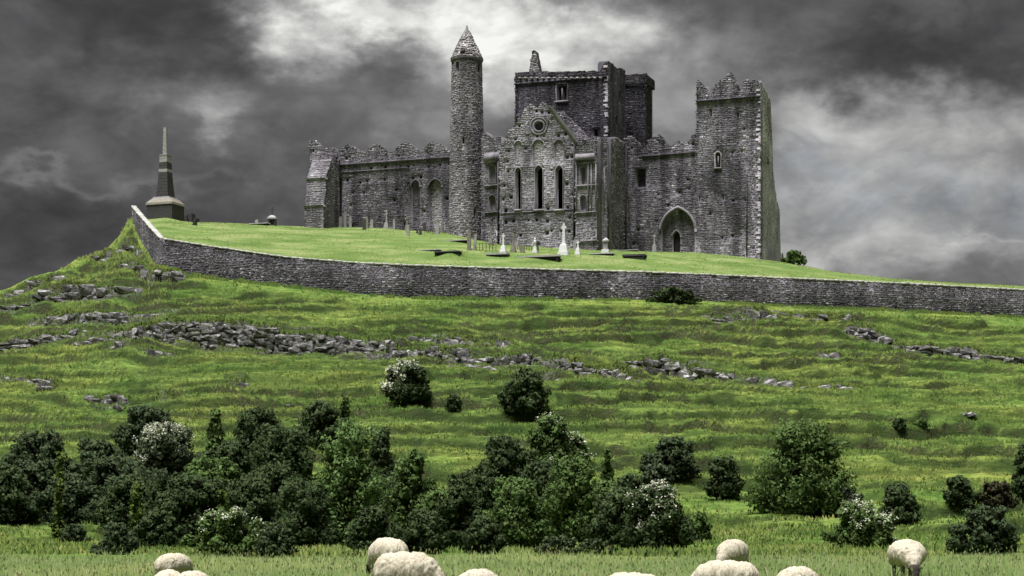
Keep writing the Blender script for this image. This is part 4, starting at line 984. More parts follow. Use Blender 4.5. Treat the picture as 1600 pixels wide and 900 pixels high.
def cok(cu, cz, UA, ZA):                              # stones get fewer towards the tip
    r = np.interp(cz, cz_, cr_); keep = R(5).random(len(cu)) < np.clip(r / cr_[0] * 1.15, .25, 1)
    hole = (np.abs(cu / 2.2 + .27) < .16) & (np.abs(cz - zrow(85, TY)) < .4)
    return keep & ~hole & (cz > cz_[1])
stones('stonework', (-math.pi * 2.2, math.pi * 2.2, cz_[1], cz_[-2]), cok, cmap, M['cap'], cap, rng, (.18, .32), (.30, .62), (.02, .16))
ho = cmap(np.array([-.95, -.25, -.25, -.95]), np.array([zrow(88, TY)] * 2 + [zrow(81, TY)] * 2), np.array([.12, .12, .12, .12]))
hi_ = cmap(np.array([-.95, -.25, -.25, -.95]), np.array([zrow(88, TY)] * 2 + [zrow(81, TY)] * 2), np.array([.22, .22, .16, .16]))
mesh_np('hatch', np.concatenate([ho, hi_]), [np.array([[0, 1, 5, 4], [1, 2, 6, 5], [2, 3, 7, 6], [3, 0, 4, 7], [4, 5, 6, 7]])], M['darkface'], rt)
mbx = MB(); mbx.lathe((tc0[0], tc0[1], zrow(96.5, TY)), [(23.6 * mpp, 0), (25.6 * mpp, .10), (25.6 * mpp, .26), (24.0 * mpp, .34)], 40)
oo = mbx.build('eaves_ring', M['tower'], rt)
# ================================================================== OBELISK MONUMENT ON THE HILLTOP
def at(px, py): return ghit(px, py, True)
def s_(p): return p.y / FPX                              # metres per photo px there
p = at(258.5, 342); m = 222.0 / FPX; Y0 = 222.0; Z0 = zrow(345, Y0) - .4; X0 = (258.5 - CX) / FPX * Y0; RT = math.radians(-20)
ob = root('obelisk_monument', (X0, Y0, Z0), 'broken stone cross monument on a tapering stepped pedestal beside the hilltop wall', 'monument')
def stack(y_top, y_bot): return zrow(y_bot, Y0), zrow(y_top, Y0)
b = MB(); b.box((X0, Y0, Z0), 3.75, 3.0, zrow(322, Y0) - Z0, 1.0, RT); base = b.build('base', M['slate'], ob)
FBX = Facade(231, 219.8, 286, 218.6)
b = MB(); b.box((X0, Y0, zrow(322, Y0)), 3.95, 3.2, .28, .97, RT); b.box((X0, Y0, zrow(318.6, Y0)), 3.85, 3.1, .55, .72, RT); b.build('cornice', M['lichen'], ob)
zz = zrow(311, Y0); zt = zrow(244, Y0); n = 13; ped = None
b = MB(); b.box((X0, Y0, zz - .1), 2.5, 2.2, .25, .95, RT); b.build('plinth', M['limestone'], ob)
for i in range(n):                                       # the pedestal narrows course by course
    f0 = i / n; w = (1.85 - .80 * f0 ** .65); hh = (zt - zz) / n
    b = MB(); b.box((X0, Y0, zz + hh * i), w, w, hh * .93, .985, RT); b.build('course', M['limestone'] if i in (8, 11, 12) else M['slate'], ob)
b = MB(); b.box((X0, Y0, zt), 1.14, 1.14, .14, 1, RT); b.build('capstone', M['limestone'], ob)
b = MB(); z = zt + .14
for h_, w in ((1.0, .56), (.95, .50), (.9, .47), (.75, .43)): b.box((X0, Y0, z), w, w * .8, h_ * .985, .97, RT); z += h_ * .985
b.build('shaft', M['limestone'], ob)
# stepped blocks at its foot on the right, and the small stones near by
def thing(name, p, label, cat, group=None): return root(name, tuple(p), label, cat, group)
p = at(296, 346); m = s_(p)
t = thing('stone_steps', p, 'dark stepped stone blocks beside the foot of the obelisk monument', 'steps')
for (dx, w, h_) in ((-6, 9, 10), (2, 8, 13), (9, 6, 6)):
    b = MB(); b.box((p.x + dx * m, p.y + .5, p.z - .3), w * m, 1.0, h_ * m + .3, .96, RT); b.build('block', M['slate'], t)
p = at(304.5, 352); m = s_(p); t = thing('block_marker', p, 'small dark stone block alone on the lawn right of the obelisk', 'marker')
b = MB(); b.box((p.x, p.y, p.z - .2), 5.5 * m, .4, 7 * m + .2, .92, RT); b.build('block', M['darkface'], t); b = MB(); b.box((p.x, p.y, p.z - .15), 7 * m, .6, .22, 1, RT); b.build('foot', M['darkface'], t)
# ================================================================== GRAVES
def celtic(px, py, ytop, wpx, mat, label, group=None, name='celtic_cross', ped=.34, ringed=True, lean=0.0):
    """stepped foot, tapering shaft, cross head with its ring; ytop = photo row of the top"""
    p = at(px, py); m = s_(p); H = (py - ytop) * m; w = wpx * m; rot = math.radians(-20)
    t = thing(name, p, label, 'grave cross', group); ax = Vector((math.cos(rot), math.sin(rot), 0))
    b = MB(); z = p.z - .15
    b.box((p.x, p.y, z), w, w * .8, .15 + H * .08, .96, rot); b.box((p.x, p.y, p.z + H * .08), w * .80, w * .66, H * ped * .62, .80, rot); b.box((p.x, p.y, p.z + H * (.08 + ped * .62)), w * .56, w * .46, H * ped * .16, .9, rot)
    b.build('pedestal', mat, t)
    zs = p.z + H * (.08 + ped * .78); sw = max(w * .24, .12); hc = p.z + H * .86; b = MB()
    b.box((p.x, p.y, zs), sw * 1.25, sw * .8, H * .72 - (zs - p.z) + .02, .72, rot); b.build('shaft', mat, t)
    arm = max(w * .25, .20); b = MB()
    b.box((p.x, p.y, p.z + H * .72), sw * .9, sw * .55, H * .28, .85, rot); b.box((p.x, p.y, hc - sw * .42), arm * 2, sw * .5, sw * .84, 1.0, rot)
    hd = b.build('cross_head', mat, t)
    if ringed:
        b = MB(); pts = [Vector((p.x, p.y, hc)) + ax * math.cos(a) * arm * .66 + Vector((0, 0, 1)) * math.sin(a) * arm * .66 for a in np.linspace(0, 2 * math.pi, 17)]
        b.tube(pts, sw * .24, 5); b.build('ring', mat, hd)
    return t
def headstone(px, py, ytop, wpx, mat, label, round_top=True, lean=0.0, group=None, rot=-.35):
    p = at(px, py); m = s_(p); H = (py - ytop) * m; w = wpx * m; t = thing('headstone', p, label, 'headstone', group)
    pts = [(-w / 2, -.25), (w / 2, -.25), (w / 2, H * .72)]
    if round_top: pts += [(w / 2 * math.cos(a), H * .72 + H * .28 * math.sin(a)) for a in np.linspace(.2, math.pi - .2, 7)]
    else: pts += [(w * .2, H), (-w * .2, H)]
    pts += [(-w / 2, H * .72)]
    ca, sa = math.cos(rot), math.sin(rot); n = len(pts); V = []
    for d in (-.07, .07):
        for a, z in pts: V.append((p.x + a * ca - d * sa + lean * z * ca, p.y + a * sa + d * ca + lean * z * sa, p.z + z))
    mb = MB(); mb.add(V, [tuple(range(n))[::-1], tuple(range(n, 2 * n))] + [(i, (i + 1) % n, n + (i + 1) % n, n + i) for i in range(n)]); mb.build('slab', mat, t)
    b = MB(); b.box((p.x, p.y, p.z - .2), w * 1.25, .34, .32, .95, rot); b.build('foot', mat, t)
    return t
def ledger(px, py, wpx, hpx, mat, label, side=None, name='table_tomb', cat='tomb', rot=-.30, dep=1.1, legs=True):
    """flat slab raised on side stones"""
    p = at(px, py); m = s_(p); w = wpx * m; h = hpx * m; t = thing(name, p, label, cat)
    th_ = min(.20, h * .4); b = MB(); b.box((p.x, p.y + dep / 2, p.z + h - th_), w, dep, th_, .97, rot); b.build('slab', mat, t)
    b = MB(); ca, sa = math.cos(rot), math.sin(rot)
    if legs:
        for f in (-.44, .44): b.box((p.x + f * w * ca, p.y + dep / 2 + f * w * sa, p.z - .3), .28, dep * .8, h - th_ + .3, 1, rot)
        b.box((p.x, p.y + dep / 2, p.z - .3), w * .8, dep * .5, h - th_ + .28, 1, rot)
    else: b.box((p.x, p.y + dep / 2, p.z - .3), w * .93, dep * .86, h - th_ + .3, 1, rot)
    b.build('side_stones', side or M['darkface'], t)
    return t
celtic(881, 398, 349, 17, M['marble'], 'tallest white marble celtic cross on a broad pedestal before the gable')
celtic(786.5, 395, 365, 11, M['marble'], 'white marble cross behind the short slab tomb, left of the gable front')
celtic(903, 398, 376, 9, M['marble'], 'small pale cross leaning just right of the tallest white cross', ped=.5)
celtic(1022.5, 391.5, 363, 8, M['limestone'], 'slim pale grey cross standing left of the pointed doorway', ped=.42)
celtic(1093, 392.5, 376, 6, M['limestone'], 'little grey cross just right of the pointed doorway', ped=.4)
celtic(918, 379, 352, 8, M['limestone'], 'grey cross standing against the right stair turret')
celtic(767, 383, 354, 8, M['lichen'], 'lichened cross in front of the narrow left turret')
celtic(802, 394, 364, 9, M['lichen'], 'thin lichened cross between the white cross and the pale urn')
celtic(604, 357, 330, 9, M['limestone'], 'pale cross on a stepped base before the middle of the long left wall')
celtic(636, 360, 338, 7, M['lichen'], 'weathered brown cross near the first blind arch', ringed=False)
celtic(425.5, 350, 322, 8, M['slate'], 'thin dark cross rising behind the canopied tomb on the left skyline', ringed=False, ped=.55)
headstone(733, 391, 358, 6, M['lichen'], 'tall lichened headstone before the foot of the round tower', False)
headstone(741, 391, 366, 4, M['limestone'], 'thin pale headstone touching the tall lichened one', True, .12)
headstone(806.5, 390, 376, 4.5, M['limestone'], 'small leaning headstone right of the thin lichened cross', True, .18)
headstone(816, 395, 382, 7, M['lichen'], 'short squat headstone behind the long slab tomb', True)
for px, yt, lab in ((532, 338, 'leftmost of three pale headstones beside the stepped buttress'), (539.5, 331, 'middle and tallest of three pale headstones beside the stepped buttress'), (547.5, 337, 'rightmost of three pale headstones beside the stepped buttress')):
    headstone(px, 355.5, yt, 4.4, M['limestone'], lab, False)
headstone(569, 359, 341, 5, M['slate'], 'dark headstone left of the brownish one along the left wall', True)
headstone(573.5, 357, 338, 4, M['lichen'], 'brownish tapering headstone beside a dark one at the left wall', False)
headstone(581, 356, 343, 5, M['limestone'], 'pale round topped headstone left of the stepped cross', True)
headstone(611, 357, 344, 4, M['limestone'], 'small pale headstone touching the stepped cross on its right', True)
headstone(616, 356, 340, 3.5, M['limestone'], 'narrow pale headstone second right of the stepped cross', False)
headstone(629.5, 359, 346, 4, M['slate'], 'small dark headstone between the stepped cross and the first blind arch', True)
headstone(637.5, 368, 352, 4, M['limestone'], 'lone pale headstone standing forward on the lawn below the first blind arch', False)
headstone(652, 365, 358, 3, M['slate'], 'low dark stub left of its larger neighbour on the lawn', False)
headstone(657, 367, 357, 4, M['slate'], 'larger of two dark stubs on the lawn below the blind arches', False)
headstone(683, 366, 348, 6, M['limestone'], 'pale leaning headstone by the dark gap left of the round tower', True, .05)
headstone(684, 358, 337, 5, M['lichen'], 'tall ochre lichened headstone between the blind arch and round tower', False)
headstone(691, 357, 338, 4, M['lichen'], 'narrow lichened headstone nearest the round tower on its left', False)
headstone(663, 358, 344, 5, M['slate'], 'dark headstone under the gap between the two blind arches', True)
headstone(1186, 409, 401, 2.5, M['limestone'], 'tiny pale marker at the right corner of the tower house', False)
headstone(1222.5, 405, 391, 3, M['slate'], 'dark upright stone just right of the tower house', False)
headstone(898, 392, 374, 5, M['limestone'], 'pale round headstone hard against the right side of the tallest cross', True)
ledger(778, 402, 36, 7, M['limestone'], 'short pale slab tomb under the left white cross', M['slate'])
ledger(842, 405, 72, 6, M['limestone'], 'longest low slab tomb with a pale edge below the tallest cross')
ledger(700, 396, 42, 4, M['slate'], 'dark broken slab tomb lowest of the two in front of the round tower')
ledger(672, 393, 36, 3, M['limestone'], 'thin flat ledger slab on the lawn left of the dark broken tomb', dep=.8)
ledger(712, 378, 46, 3.4, M['limestone'], 'flat slab at the very foot of the round tower')
ledger(992, 405.5, 37, 8, M['slate'], 'dark rectangular box tomb on the lawn right of the urn monument', M['darkface'], 'box_tomb', legs=False)
ledger(942, 399, 38, 4, M['limestone'], 'pale kerbed platform under the urn monument', legs=False, dep=1.6)
ledger(982, 392.5, 32, 2.4, M['limestone'], 'narrow pale kerb slab behind the dark box tomb', legs=False, dep=.8)
ledger(914, 386, 26, 10, M['limestone'], 'table tomb against the wall between the tallest cross and the urn monument', dep=.9)
ledger(405, 351.5, 32, 3.4, M['limestone'], 'long flat tomb on the left skyline beside the canopied tomb')
for px, h_, lab in ((393, 7, 'first dark stub on the flat skyline tomb, at its left end'), (401, 8, 'second stub on the flat skyline tomb, the palest'), (408, 6, 'third stub on the flat skyline tomb, near the canopied tomb')):
    headstone(px, 351, 351 - h_, 5, M['limestone'] if px == 401 else M['slate'], lab, True)
# canopied tomb on the skyline: four legs, slab roof and stub
p = at(425.5, 351.5); m = s_(p); t = thing('canopied_tomb', p, 'open canopied tomb with a pale roof slab standing dark on the left skyline', 'tomb')
for fx in (-1, 1):
    for fy in (-1, 1):
        b = MB(); b.box((p.x + fx * 4.6 * m, p.y + fy * .35, p.z - .3), 2.6 * m, .25, 9 * m + .3, .9); b.build('leg', M['slate'], t)
b = MB(); b.box((p.x, p.y, p.z + 9 * m), 15 * m, 1.1, .2, 1); b.box((p.x, p.y, p.z + 9 * m + .2), 14 * m, 1.0, .35, .35); b.build('roof_slab', M['limestone'], t)
# urn monument: pedestal, dark shaft, projecting cap
p = at(946.5, 395); m = s_(p); t = thing('urn_monument', p, 'pale monument with a dark shaft and projecting domed cap', 'monument')
b = MB(); b.box((p.x, p.y, p.z - .2), 12 * m, .8, 5 * m + .2, .95, -.3); b.build('pedestal', M['marble'], t)
b = MB(); b.box((p.x, p.y, p.z + 5 * m), 7 * m, .5, 11 * m, .96, -.3); b.build('shaft', M['limestone'], t)
b = MB(); b.lathe((p.x, p.y, p.z + 16 * m), [(3 * m, 0), (5.6 * m, .1), (5.6 * m, .22), (3.6 * m, .42), (1.2 * m, .55), (.3 * m, .6)], 12); b.build('cap', M['limestone'], t)
# small white figure with dark bush-like urn
p = at(836, 395); m = s_(p); t = thing('urn_grave', p, 'small white pedestal with an urn behind the long slab tomb', 'grave')
b = MB(); b.box((p.x, p.y, p.z - .2), 8 * m, .6, 4 * m + .2, .9, -.3); b.box((p.x, p.y, p.z + 4 * m), 4.5 * m, .36, 6 * m, .85, -.3); b.build('pedestal', M['marble'], t)
b = MB(); b.lathe((p.x, p.y, p.z + 10 * m), [(1.0 * m, 0), (.6 * m, .1), (2.2 * m, .42), (2.3 * m, .55), (1.2 * m, .75), (1.5 * m, .82), (.5 * m, .95), (.4 * m, 1.05)], 10); b.build('urn', M['marble'], t)
p = at(840.5, 394); m = s_(p); t = thing('round_headstone', p, 'black disc topped headstone just right of the white urn pedestal', 'headstone')
b = MB(); b.box((p.x, p.y, p.z - .2), 2 * m, .14, 12 * m, .9, -.3); b.build('post', M['darkface'], t)
b = MB(); b.tube([Vector((p.x - .02, p.y - .1, p.z + 13.5 * m)), Vector((p.x + .02, p.y + .08, p.z + 13.5 * m))], 3.4 * m, 12); b.build('disc', M['darkface'], t)
# iron railing round a plot
def railing(pxs, ybase, hpx, label):
    p0 = at(pxs[0], ybase); p1 = at(pxs[1], ybase + 1); m = s_(p0); t = thing('grave_railing', p0, label, 'railing')
    n = 7
    for i in range(n):
        q = p0.lerp(p1, i / (n - 1)); zq = gxy(q.x, q.y); b = MB(); b.box((q.x, q.y, zq - .1), .07, .07, hpx * m + .1 + (.12 if i % 3 == 0 else 0), .8); b.build('post', M['iron'], t)
    for f in (.35, .9):
        b = MB(); pts = [p0.lerp(p1, k / 4) for k in range(5)]; b.tube([Vector((q.x, q.y, gxy(q.x, q.y) + hpx * m * f)) for q in pts], .025, 4); b.build('rail', M['iron'], t)
railing((744, 775), 391, 12, 'rusty iron railing between the lichened headstone and the white cross')
railing((664, 682), 364, 7, 'low iron railing on the lawn left of the round tower')
railing((812, 834), 391, 7, 'faint low railing behind the long slab tomb')
# ================================================================== ROCKS
def rock_mesh(i):
    r = R(900 + i); bm = bmesh.new()
    for _ in range(20):
        v = r.uniform(-1, 1, 3); v /= max(abs(v).max(), .3); v = v * r.uniform(.75, 1.0, 3); bm.verts.new((v[0] * .5, v[1] * .5, v[2] * .5))
    res = bmesh.ops.convex_hull(bm, input=bm.verts); 
    bmesh.ops.delete(bm, geom=[g_ for g_ in res.get('geom_interior', []) if isinstance(g_, bmesh.types.BMVert)], context='VERTS')
    bmesh.ops.recalc_face_normals(bm, faces=bm.faces)
    me = bpy.data.meshes.new('rock'); bm.to_mesh(me); bm.free(); me.materials.append(M['rock']); return me
ROCKS = [rock_mesh(i) for i in range(12)]
def add_rock(parent, P, s, r, name='rock'):
    o = bpy.data.objects.new(name, ROCKS[r.integers(len(ROCKS))]); COL.objects.link(o); o.parent = parent
    o.location = Vector(P) - Vector(parent.location); o.scale = s; o.rotation_euler = (r.normal(0, .10), r.normal(0, .07), r.uniform(-.3, .3)); return o
LED_LABEL = [
    'longest pale limestone ledge running across the hillside above the bushes', 'shorter dark ledge just above the right half of the longest limestone ledge',
    'jagged pale ledge stepping down at the right end of the longest ledge', 'dark heathery bank right of the jagged pale ledge', 'thin stony line just below the right half of the longest ledge',
    'thin stony strip below the left part of the longest ledge', 'broken grey ledge at the left edge, level with the longest ledge', 'low dark ledge above the left end of the longest ledge',
    'upper left ledge of scattered pale boulders below the hill shoulder', 'pale rocks on the far left skyline of the hill', 'pale split ledge below the wall, left of the other right hand outcrops',
    'dark grassy ledge between the pale split ledge and the heaped boulders', 'heap of grey boulders on the right slope', 'long grey outcrop running to the right edge', 'small white rock alone in the grass of the right slope',
    'two stacked low ledges at the lower left edge', 'low broken outcrop above the left bushes', 'small flat stone right of the low broken outcrop', 'single tilted boulder in the grass left of centre',
    'crumbling rocks under the corner of the boundary wall', 'rocks on the left shoulder of the hill below the wall', 'rocks tight against the outer foot of the receding end of the wall', 'low rocks on the bank below the receding end of the wall']
SPACE = [8.0, 8.5, 9, 11, 9, 9, 10, 10, 10, 9, 9, 9, 8.5, 8.5, 9, 9, 9, 8, 8, 9, 8, 8, 8]
for li, (pl, (pxs, ys, hs)) in enumerate(zip(LEDGES, LD)):
    r = R(300 + li); xs = np.arange(pxs[0] + 4, pxs[-1] - 2, SPACE[li] * .9); first = None
    mid = float(np.median(xs)); ym = float(np.interp(mid, pxs, ys)); rr = root('rock_outcrop', ((mid - CX) / FPX * ym, ym, gz(mid, ym)), LED_LABEL[li], 'rock outcrop')
    n_ = 0
    for x in xs:
        if x < -90 or x > 1690: continue
        H = float(np.interp(x, pxs, hs)); 
        if H < .12: continue
        y = float(np.interp(x, pxs, ys)) + float(fbm(np.array([x / 14]), np.array([ys[0]]), 41, 3)[0] - .5) * 2.2
        nrow = max(1, int(H / .55 + .5)); cov = .95 if li in (0, 2, 6, 8, 12, 13) else .62
        zlo = float(terr_z(np.array([x]), np.array([y - .6]))[0]); zhi = float(terr_z(np.array([x]), np.array([y + .6]))[0])
        for k in range(nrow):
            if r.random() > cov: continue
            f = (k + .42 + r.uniform(-.15, .15)) / nrow; f = f * .88
            hh = max(.30, (zhi - zlo) / nrow); w = SPACE[li] * y / FPX * r.uniform(1.3, 3.2)
            px_ = x + r.uniform(-3, 3); yy = y - .16 + .5 * f + r.normal(0, .07)
            add_rock(rr, ((px_ - CX) / FPX * yy, yy, zlo + (zhi - zlo) * f), (w, r.uniform(.5, 1.0), hh * r.uniform(.8, 1.35)), r); n_ += 1
    if n_ == 0: add_rock(rr, (rr.location.x, rr.location.y - .3, rr.location.z), (.9, .8, .5), r)
# separate boulders
for px, py, w, h, lab in ((70, 609, 26, 8, 'flat pale boulder below the two stacked ledges at lower left'), (190, 505, 16, 14, 'upright grey boulder on the left slope above the longest ledge'), (183, 640, 14, 8, 'pale boulder at the foot of the low broken outcrop'),
                          (1085, 847, 20, 7, 'pale flat stones half hidden in grass beside the lower bushes'), (1515, 655, 22, 7, 'dark mossy hump in the grass on the right slope'), (452, 637, 16, 4, 'flat stone in the grass left of the white flowering bush')):
    r = R(int(px)); p = ghit(px, py); m = s_(p); rr = root('boulder', tuple(p), lab, 'boulder')
    for k in range(3): add_rock(rr, (p.x + (k - 1) * w * .3 * m, p.y + r.uniform(-.2, .2), p.z + h * m * .3), (w * .5 * m, w * .4 * m, h * m * r.uniform(.9, 1.3)), r, 'stone')

# ================================================================== TREES AND BUSHES
def kites(C, N, size, rng, asp=1.5):
    """leaf-shaped quads at C facing N"""
    n = len(C); N = N / (np.linalg.norm(N, axis=1, keepdims=True) + 1e-9)
    a = np.cross(N, rng.normal(size=(n, 3))); a /= np.linalg.norm(a, axis=1, keepdims=True) + 1e-9; b = np.cross(N, a)
    s = size[:, None]
    V = np.stack([C - a * s * asp * .5, C + b * s * .45 - a * s * .05 + N * s * .10, C + a * s * asp * .5, C - b * s * .45 - a * s * .05 + N * s * .10], 1)
    return V.reshape(-1, 3)
BUDGET = 1.0
def bush(name, px, py, w, ytop, label, cat='bush', leaf='dark', seed=0, blossom=0.0, lumps=None, lift=0.16, taper=0.62, rough=1.0, bare=False, group=None, mix=None, leafpx=3.6, bside=-.3, behind=False, yfix=None):
    rng = R(5000 + seed)
    p = ghit(px, py, behind)
    if yfix: p = Vector(((px - CX) / FPX * yfix, yfix, gz(px, yfix)))
    m = s_(p); W = w * m; H = max(zrow(ytop, p.y) - p.z, .35); D = min(W, H * 1.2) * .85
    t = thing(name, p, label, cat, group)
    nl_ = lumps or int(13 + 2.6 * W + 2.0 * H)
    # main limbs of foliage fill an uneven envelope, broad at the ground, narrowing upward
    cs = []; rs = []
    base_r = min(W, H) * .5
    for i in range(nl_):
        f = ((i + .5) / nl_) ** 1.15; zz = H * (lift * .8 + (1 - lift) * f)
        half = (1 - max(0, (f - .15) / .85) ** 2.3 * taper)
        r = base_r * rng.uniform(.28, .52) * (1 - .25 * f)
        a = i * 2.4 + rng.uniform(-.5, .5); q = math.sqrt(rng.uniform(.02, 1))
        cs.append((math.cos(a) * q * max(W * .5 * half - r * .6, .02), math.sin(a) * q * max(D * .5 * half - r * .6, .02), min(zz, H - r * .85))); rs.append(r)
    cs.append((rng.uniform(-.16, .16) * W, 0, H - base_r * .36)); rs.append(base_r * .38)
    for sgn in (-1, 1): r = base_r * rng.uniform(.24, .34); cs.append((sgn * (W * .5 - r), rng.normal(0, .1) * D, H * rng.uniform(.14, .34))); rs.append(r)
    cs = np.array(cs); rs = np.array(rs)
    ext = np.percentile(np.abs(cs[:, 0]) + rs * .95, 92); cs[:, 0] *= min(1.5, max(.9, (W * .52) / ext)); pcs, prs = cs, rs
    # each carries smaller sprays on its outside: these make the light and dark clumps
    ns_ = 7; dd = rng.normal(size=(len(cs), ns_, 3)); dd[:, :, 2] += .3; dd /= np.linalg.norm(dd, axis=2, keepdims=True)
    c2 = (cs[:, None] + dd * rs[:, None, None] * .78).reshape(-1, 3); r2 = np.repeat(rs, ns_) * rng.uniform(.28, .55, len(c2))
    cs = np.concatenate([cs, c2]); rs = np.concatenate([rs * .85, r2]); k_ = cs[:, 2] > .02 * H; cs, rs = cs[k_], rs[k_]
    ls = max(leafpx * m, .04)
    area = (4 * math.pi * rs ** 2).sum()
    n = int(min(max(area * .50 / (ls * ls * .6), 500), 10500) * BUDGET)
    wgt = rs ** 1.7; li = rng.choice(len(rs), n, p=wgt / wgt.sum())
    d = rng.normal(size=(n, 3)); d[:, 2] = d[:, 2] + .25; d /= np.linalg.norm(d, axis=1, keepdims=True)
    rad = rs[li] * (1 - .45 * rng.random(n) ** 1.4) * (1 + rng.normal(0, .18 * rough, n))
    C = cs[li] + d * rad[:, None] * np.array([1.0, 1.0, .82])
    N = d * .8 + np.array([0, 0, .35]) + rng.normal(size=(n, 3)) * .55
    sz = ls * rng.uniform(.6, 1.4, n)
    k = int(n * .05); C[:k] += d[:k] * rs[li[:k], None] * rng.uniform(.1, .7, (k, 1)) * rough
    # shading normals: spray, bush and sky direction together
    glob = (C - np.array([0, 0, H * .35])) / np.array([W * .5, D * .5, H * .6]); SN = d * .9 + glob * .55 + np.array([0, 0, .25]) + rng.normal(size=(n, 3)) * .28
    # inner shade foliage
    ni = int(n * .18); l2 = rng.integers(0, len(rs), ni); C2 = cs[l2] * np.array([.82, .82, .9]) + rng.normal(size=(ni, 3)) * rs[l2, None] * .42; C2[:, 2] = np.maximum(C2[:, 2], .05)
    # skirt to the ground
    ks = int(n * .10); aa = rng.uniform(0, 2 * math.pi, ks); qq = np.sqrt(rng.random(ks)); C3 = np.stack([np.cos(aa) * qq * W * .40, np.sin(aa) * qq * D * .40, rng.uniform(.02, lift + .12, ks) * H], -1)
    A = np.concatenate([C, C2, C3]); NN = np.concatenate([N, rng.normal(size=(ni, 3)), rng.normal(size=(ks, 3)) + np.array([0, 0, .6])]); S = np.concatenate([sz, ls * rng.uniform(1.8, 3.0, ni), ls * rng.uniform(.8, 1.5, ks)])
    kp = A[:, 2] > 0.0; A, NN, S = A[kp], NN[kp], S[kp]
    ltint = np.repeat(np.clip(rng.beta(2, 2.4, len(A)) + (hash2(np.concatenate([li, l2, np.zeros(ks, int)])[kp], np.zeros(len(A), int), seed) - .5) * .36, 0, 1), 4)
    gx, gy = p.x + A[:, 0], p.y + A[:, 1]
    zsl = (gz(px, p.y + 1) - gz(px, p.y - 1)) / 2 if p.y < float(YW(px)) - 2 or behind else 0
    A = A + np.array(p); A[:, 2] -= np.clip(zsl, 0, .6) * 0.0
    V = kites(A, NN, S, rng); b = np.arange(len(A))[:, None] * 4
    SNA = np.concatenate([SN, rng.normal(size=(ni, 3)) * .4 + np.array([0, -.4, -.1]), rng.normal(size=(ks, 3)) * .4 + np.array([0, -.5, .3])])[kp]; SNA /= np.linalg.norm(SNA, axis=1, keepdims=True) + 1e-9
    cr = mesh_np('crown', V, [b + np.array([[0, 1, 2, 3]])], LEAF[leaf], t, attrs={'tint': ltint}, normals=np.repeat(SNA, 4, 0))
    # trunk and limbs
    mb = MB(); tr_ = max(.05, W * .028)
    mb.tube([(p.x, p.y, p.z - .4), (p.x + .04 * W, p.y, p.z + H * .22), (p.x, p.y, p.z + H * .55), (p.x + .02 * W, p.y, p.z + H * .8)], [tr_ * 1.3, tr_, tr_ * .6, tr_ * .2], 7)
    for i in rng.choice(len(prs), min(7, len(prs)), replace=False):
        c = pcs[i]; mb.tube([(p.x, p.y, p.z + H * rng.uniform(.05, .3)), (p.x + c[0] * .5, p.y + c[1] * .5, p.z + c[2] * .62), (p.x + c[0], p.y + c[1], p.z + c[2])], [tr_ * .6, tr_ * .42, tr_ * .12], 5)
    if bare:
        for _ in range(60):
            a = rng.uniform(0, 2 * math.pi); x = rng.uniform(-.32, .38) * W; mb.tube([(p.x + x * .6, p.y, p.z + H * .55), (p.x + x, p.y + rng.normal(0, .3), p.z + H * rng.uniform(.92, 1.12))], [.022, .008], 3)
    mb.build('trunk', M['bark'], t)
    if blossom > 0:
        nb_ = int(n * blossom); sc = cs[:, 2] / H + bside * -cs[:, 0] / W * 2 + rng.uniform(-.3, .3, len(rs)); sel = np.argsort(-sc)[:max(2, int(len(rs) * .45))]
        # sprays of flowers: tight bunches on the outside of the chosen lumps
        nbun = max(6, nb_ // 7); l3 = rng.choice(sel, nbun); d3 = rng.normal(size=(nbun, 3)); d3[:, 2] += .5; d3[:, 1] -= .4; d3 /= np.linalg.norm(d3, axis=1, keepdims=True)
        Cb = cs[l3] + d3 * (rs[l3] * 1.0)[:, None]; C4 = np.repeat(Cb, 7, 0) + rng.normal(size=(nbun * 7, 3)) * ls * .75
        V = kites(C4 + np.array(p), np.repeat(d3, 7, 0) + rng.normal(size=(nbun * 7, 3)) * .4 + np.array([0, 0, .4]), ls * rng.uniform(.5, .95, nbun * 7), rng, 1.1); b = np.arange(nbun * 7)[:, None] * 4
        mesh_np('blossom', V, [b + np.array([[0, 1, 2, 3]])], LEAF['blossom'], t, attrs={'tint': np.repeat(rng.random(nbun * 7), 4)})
    return t
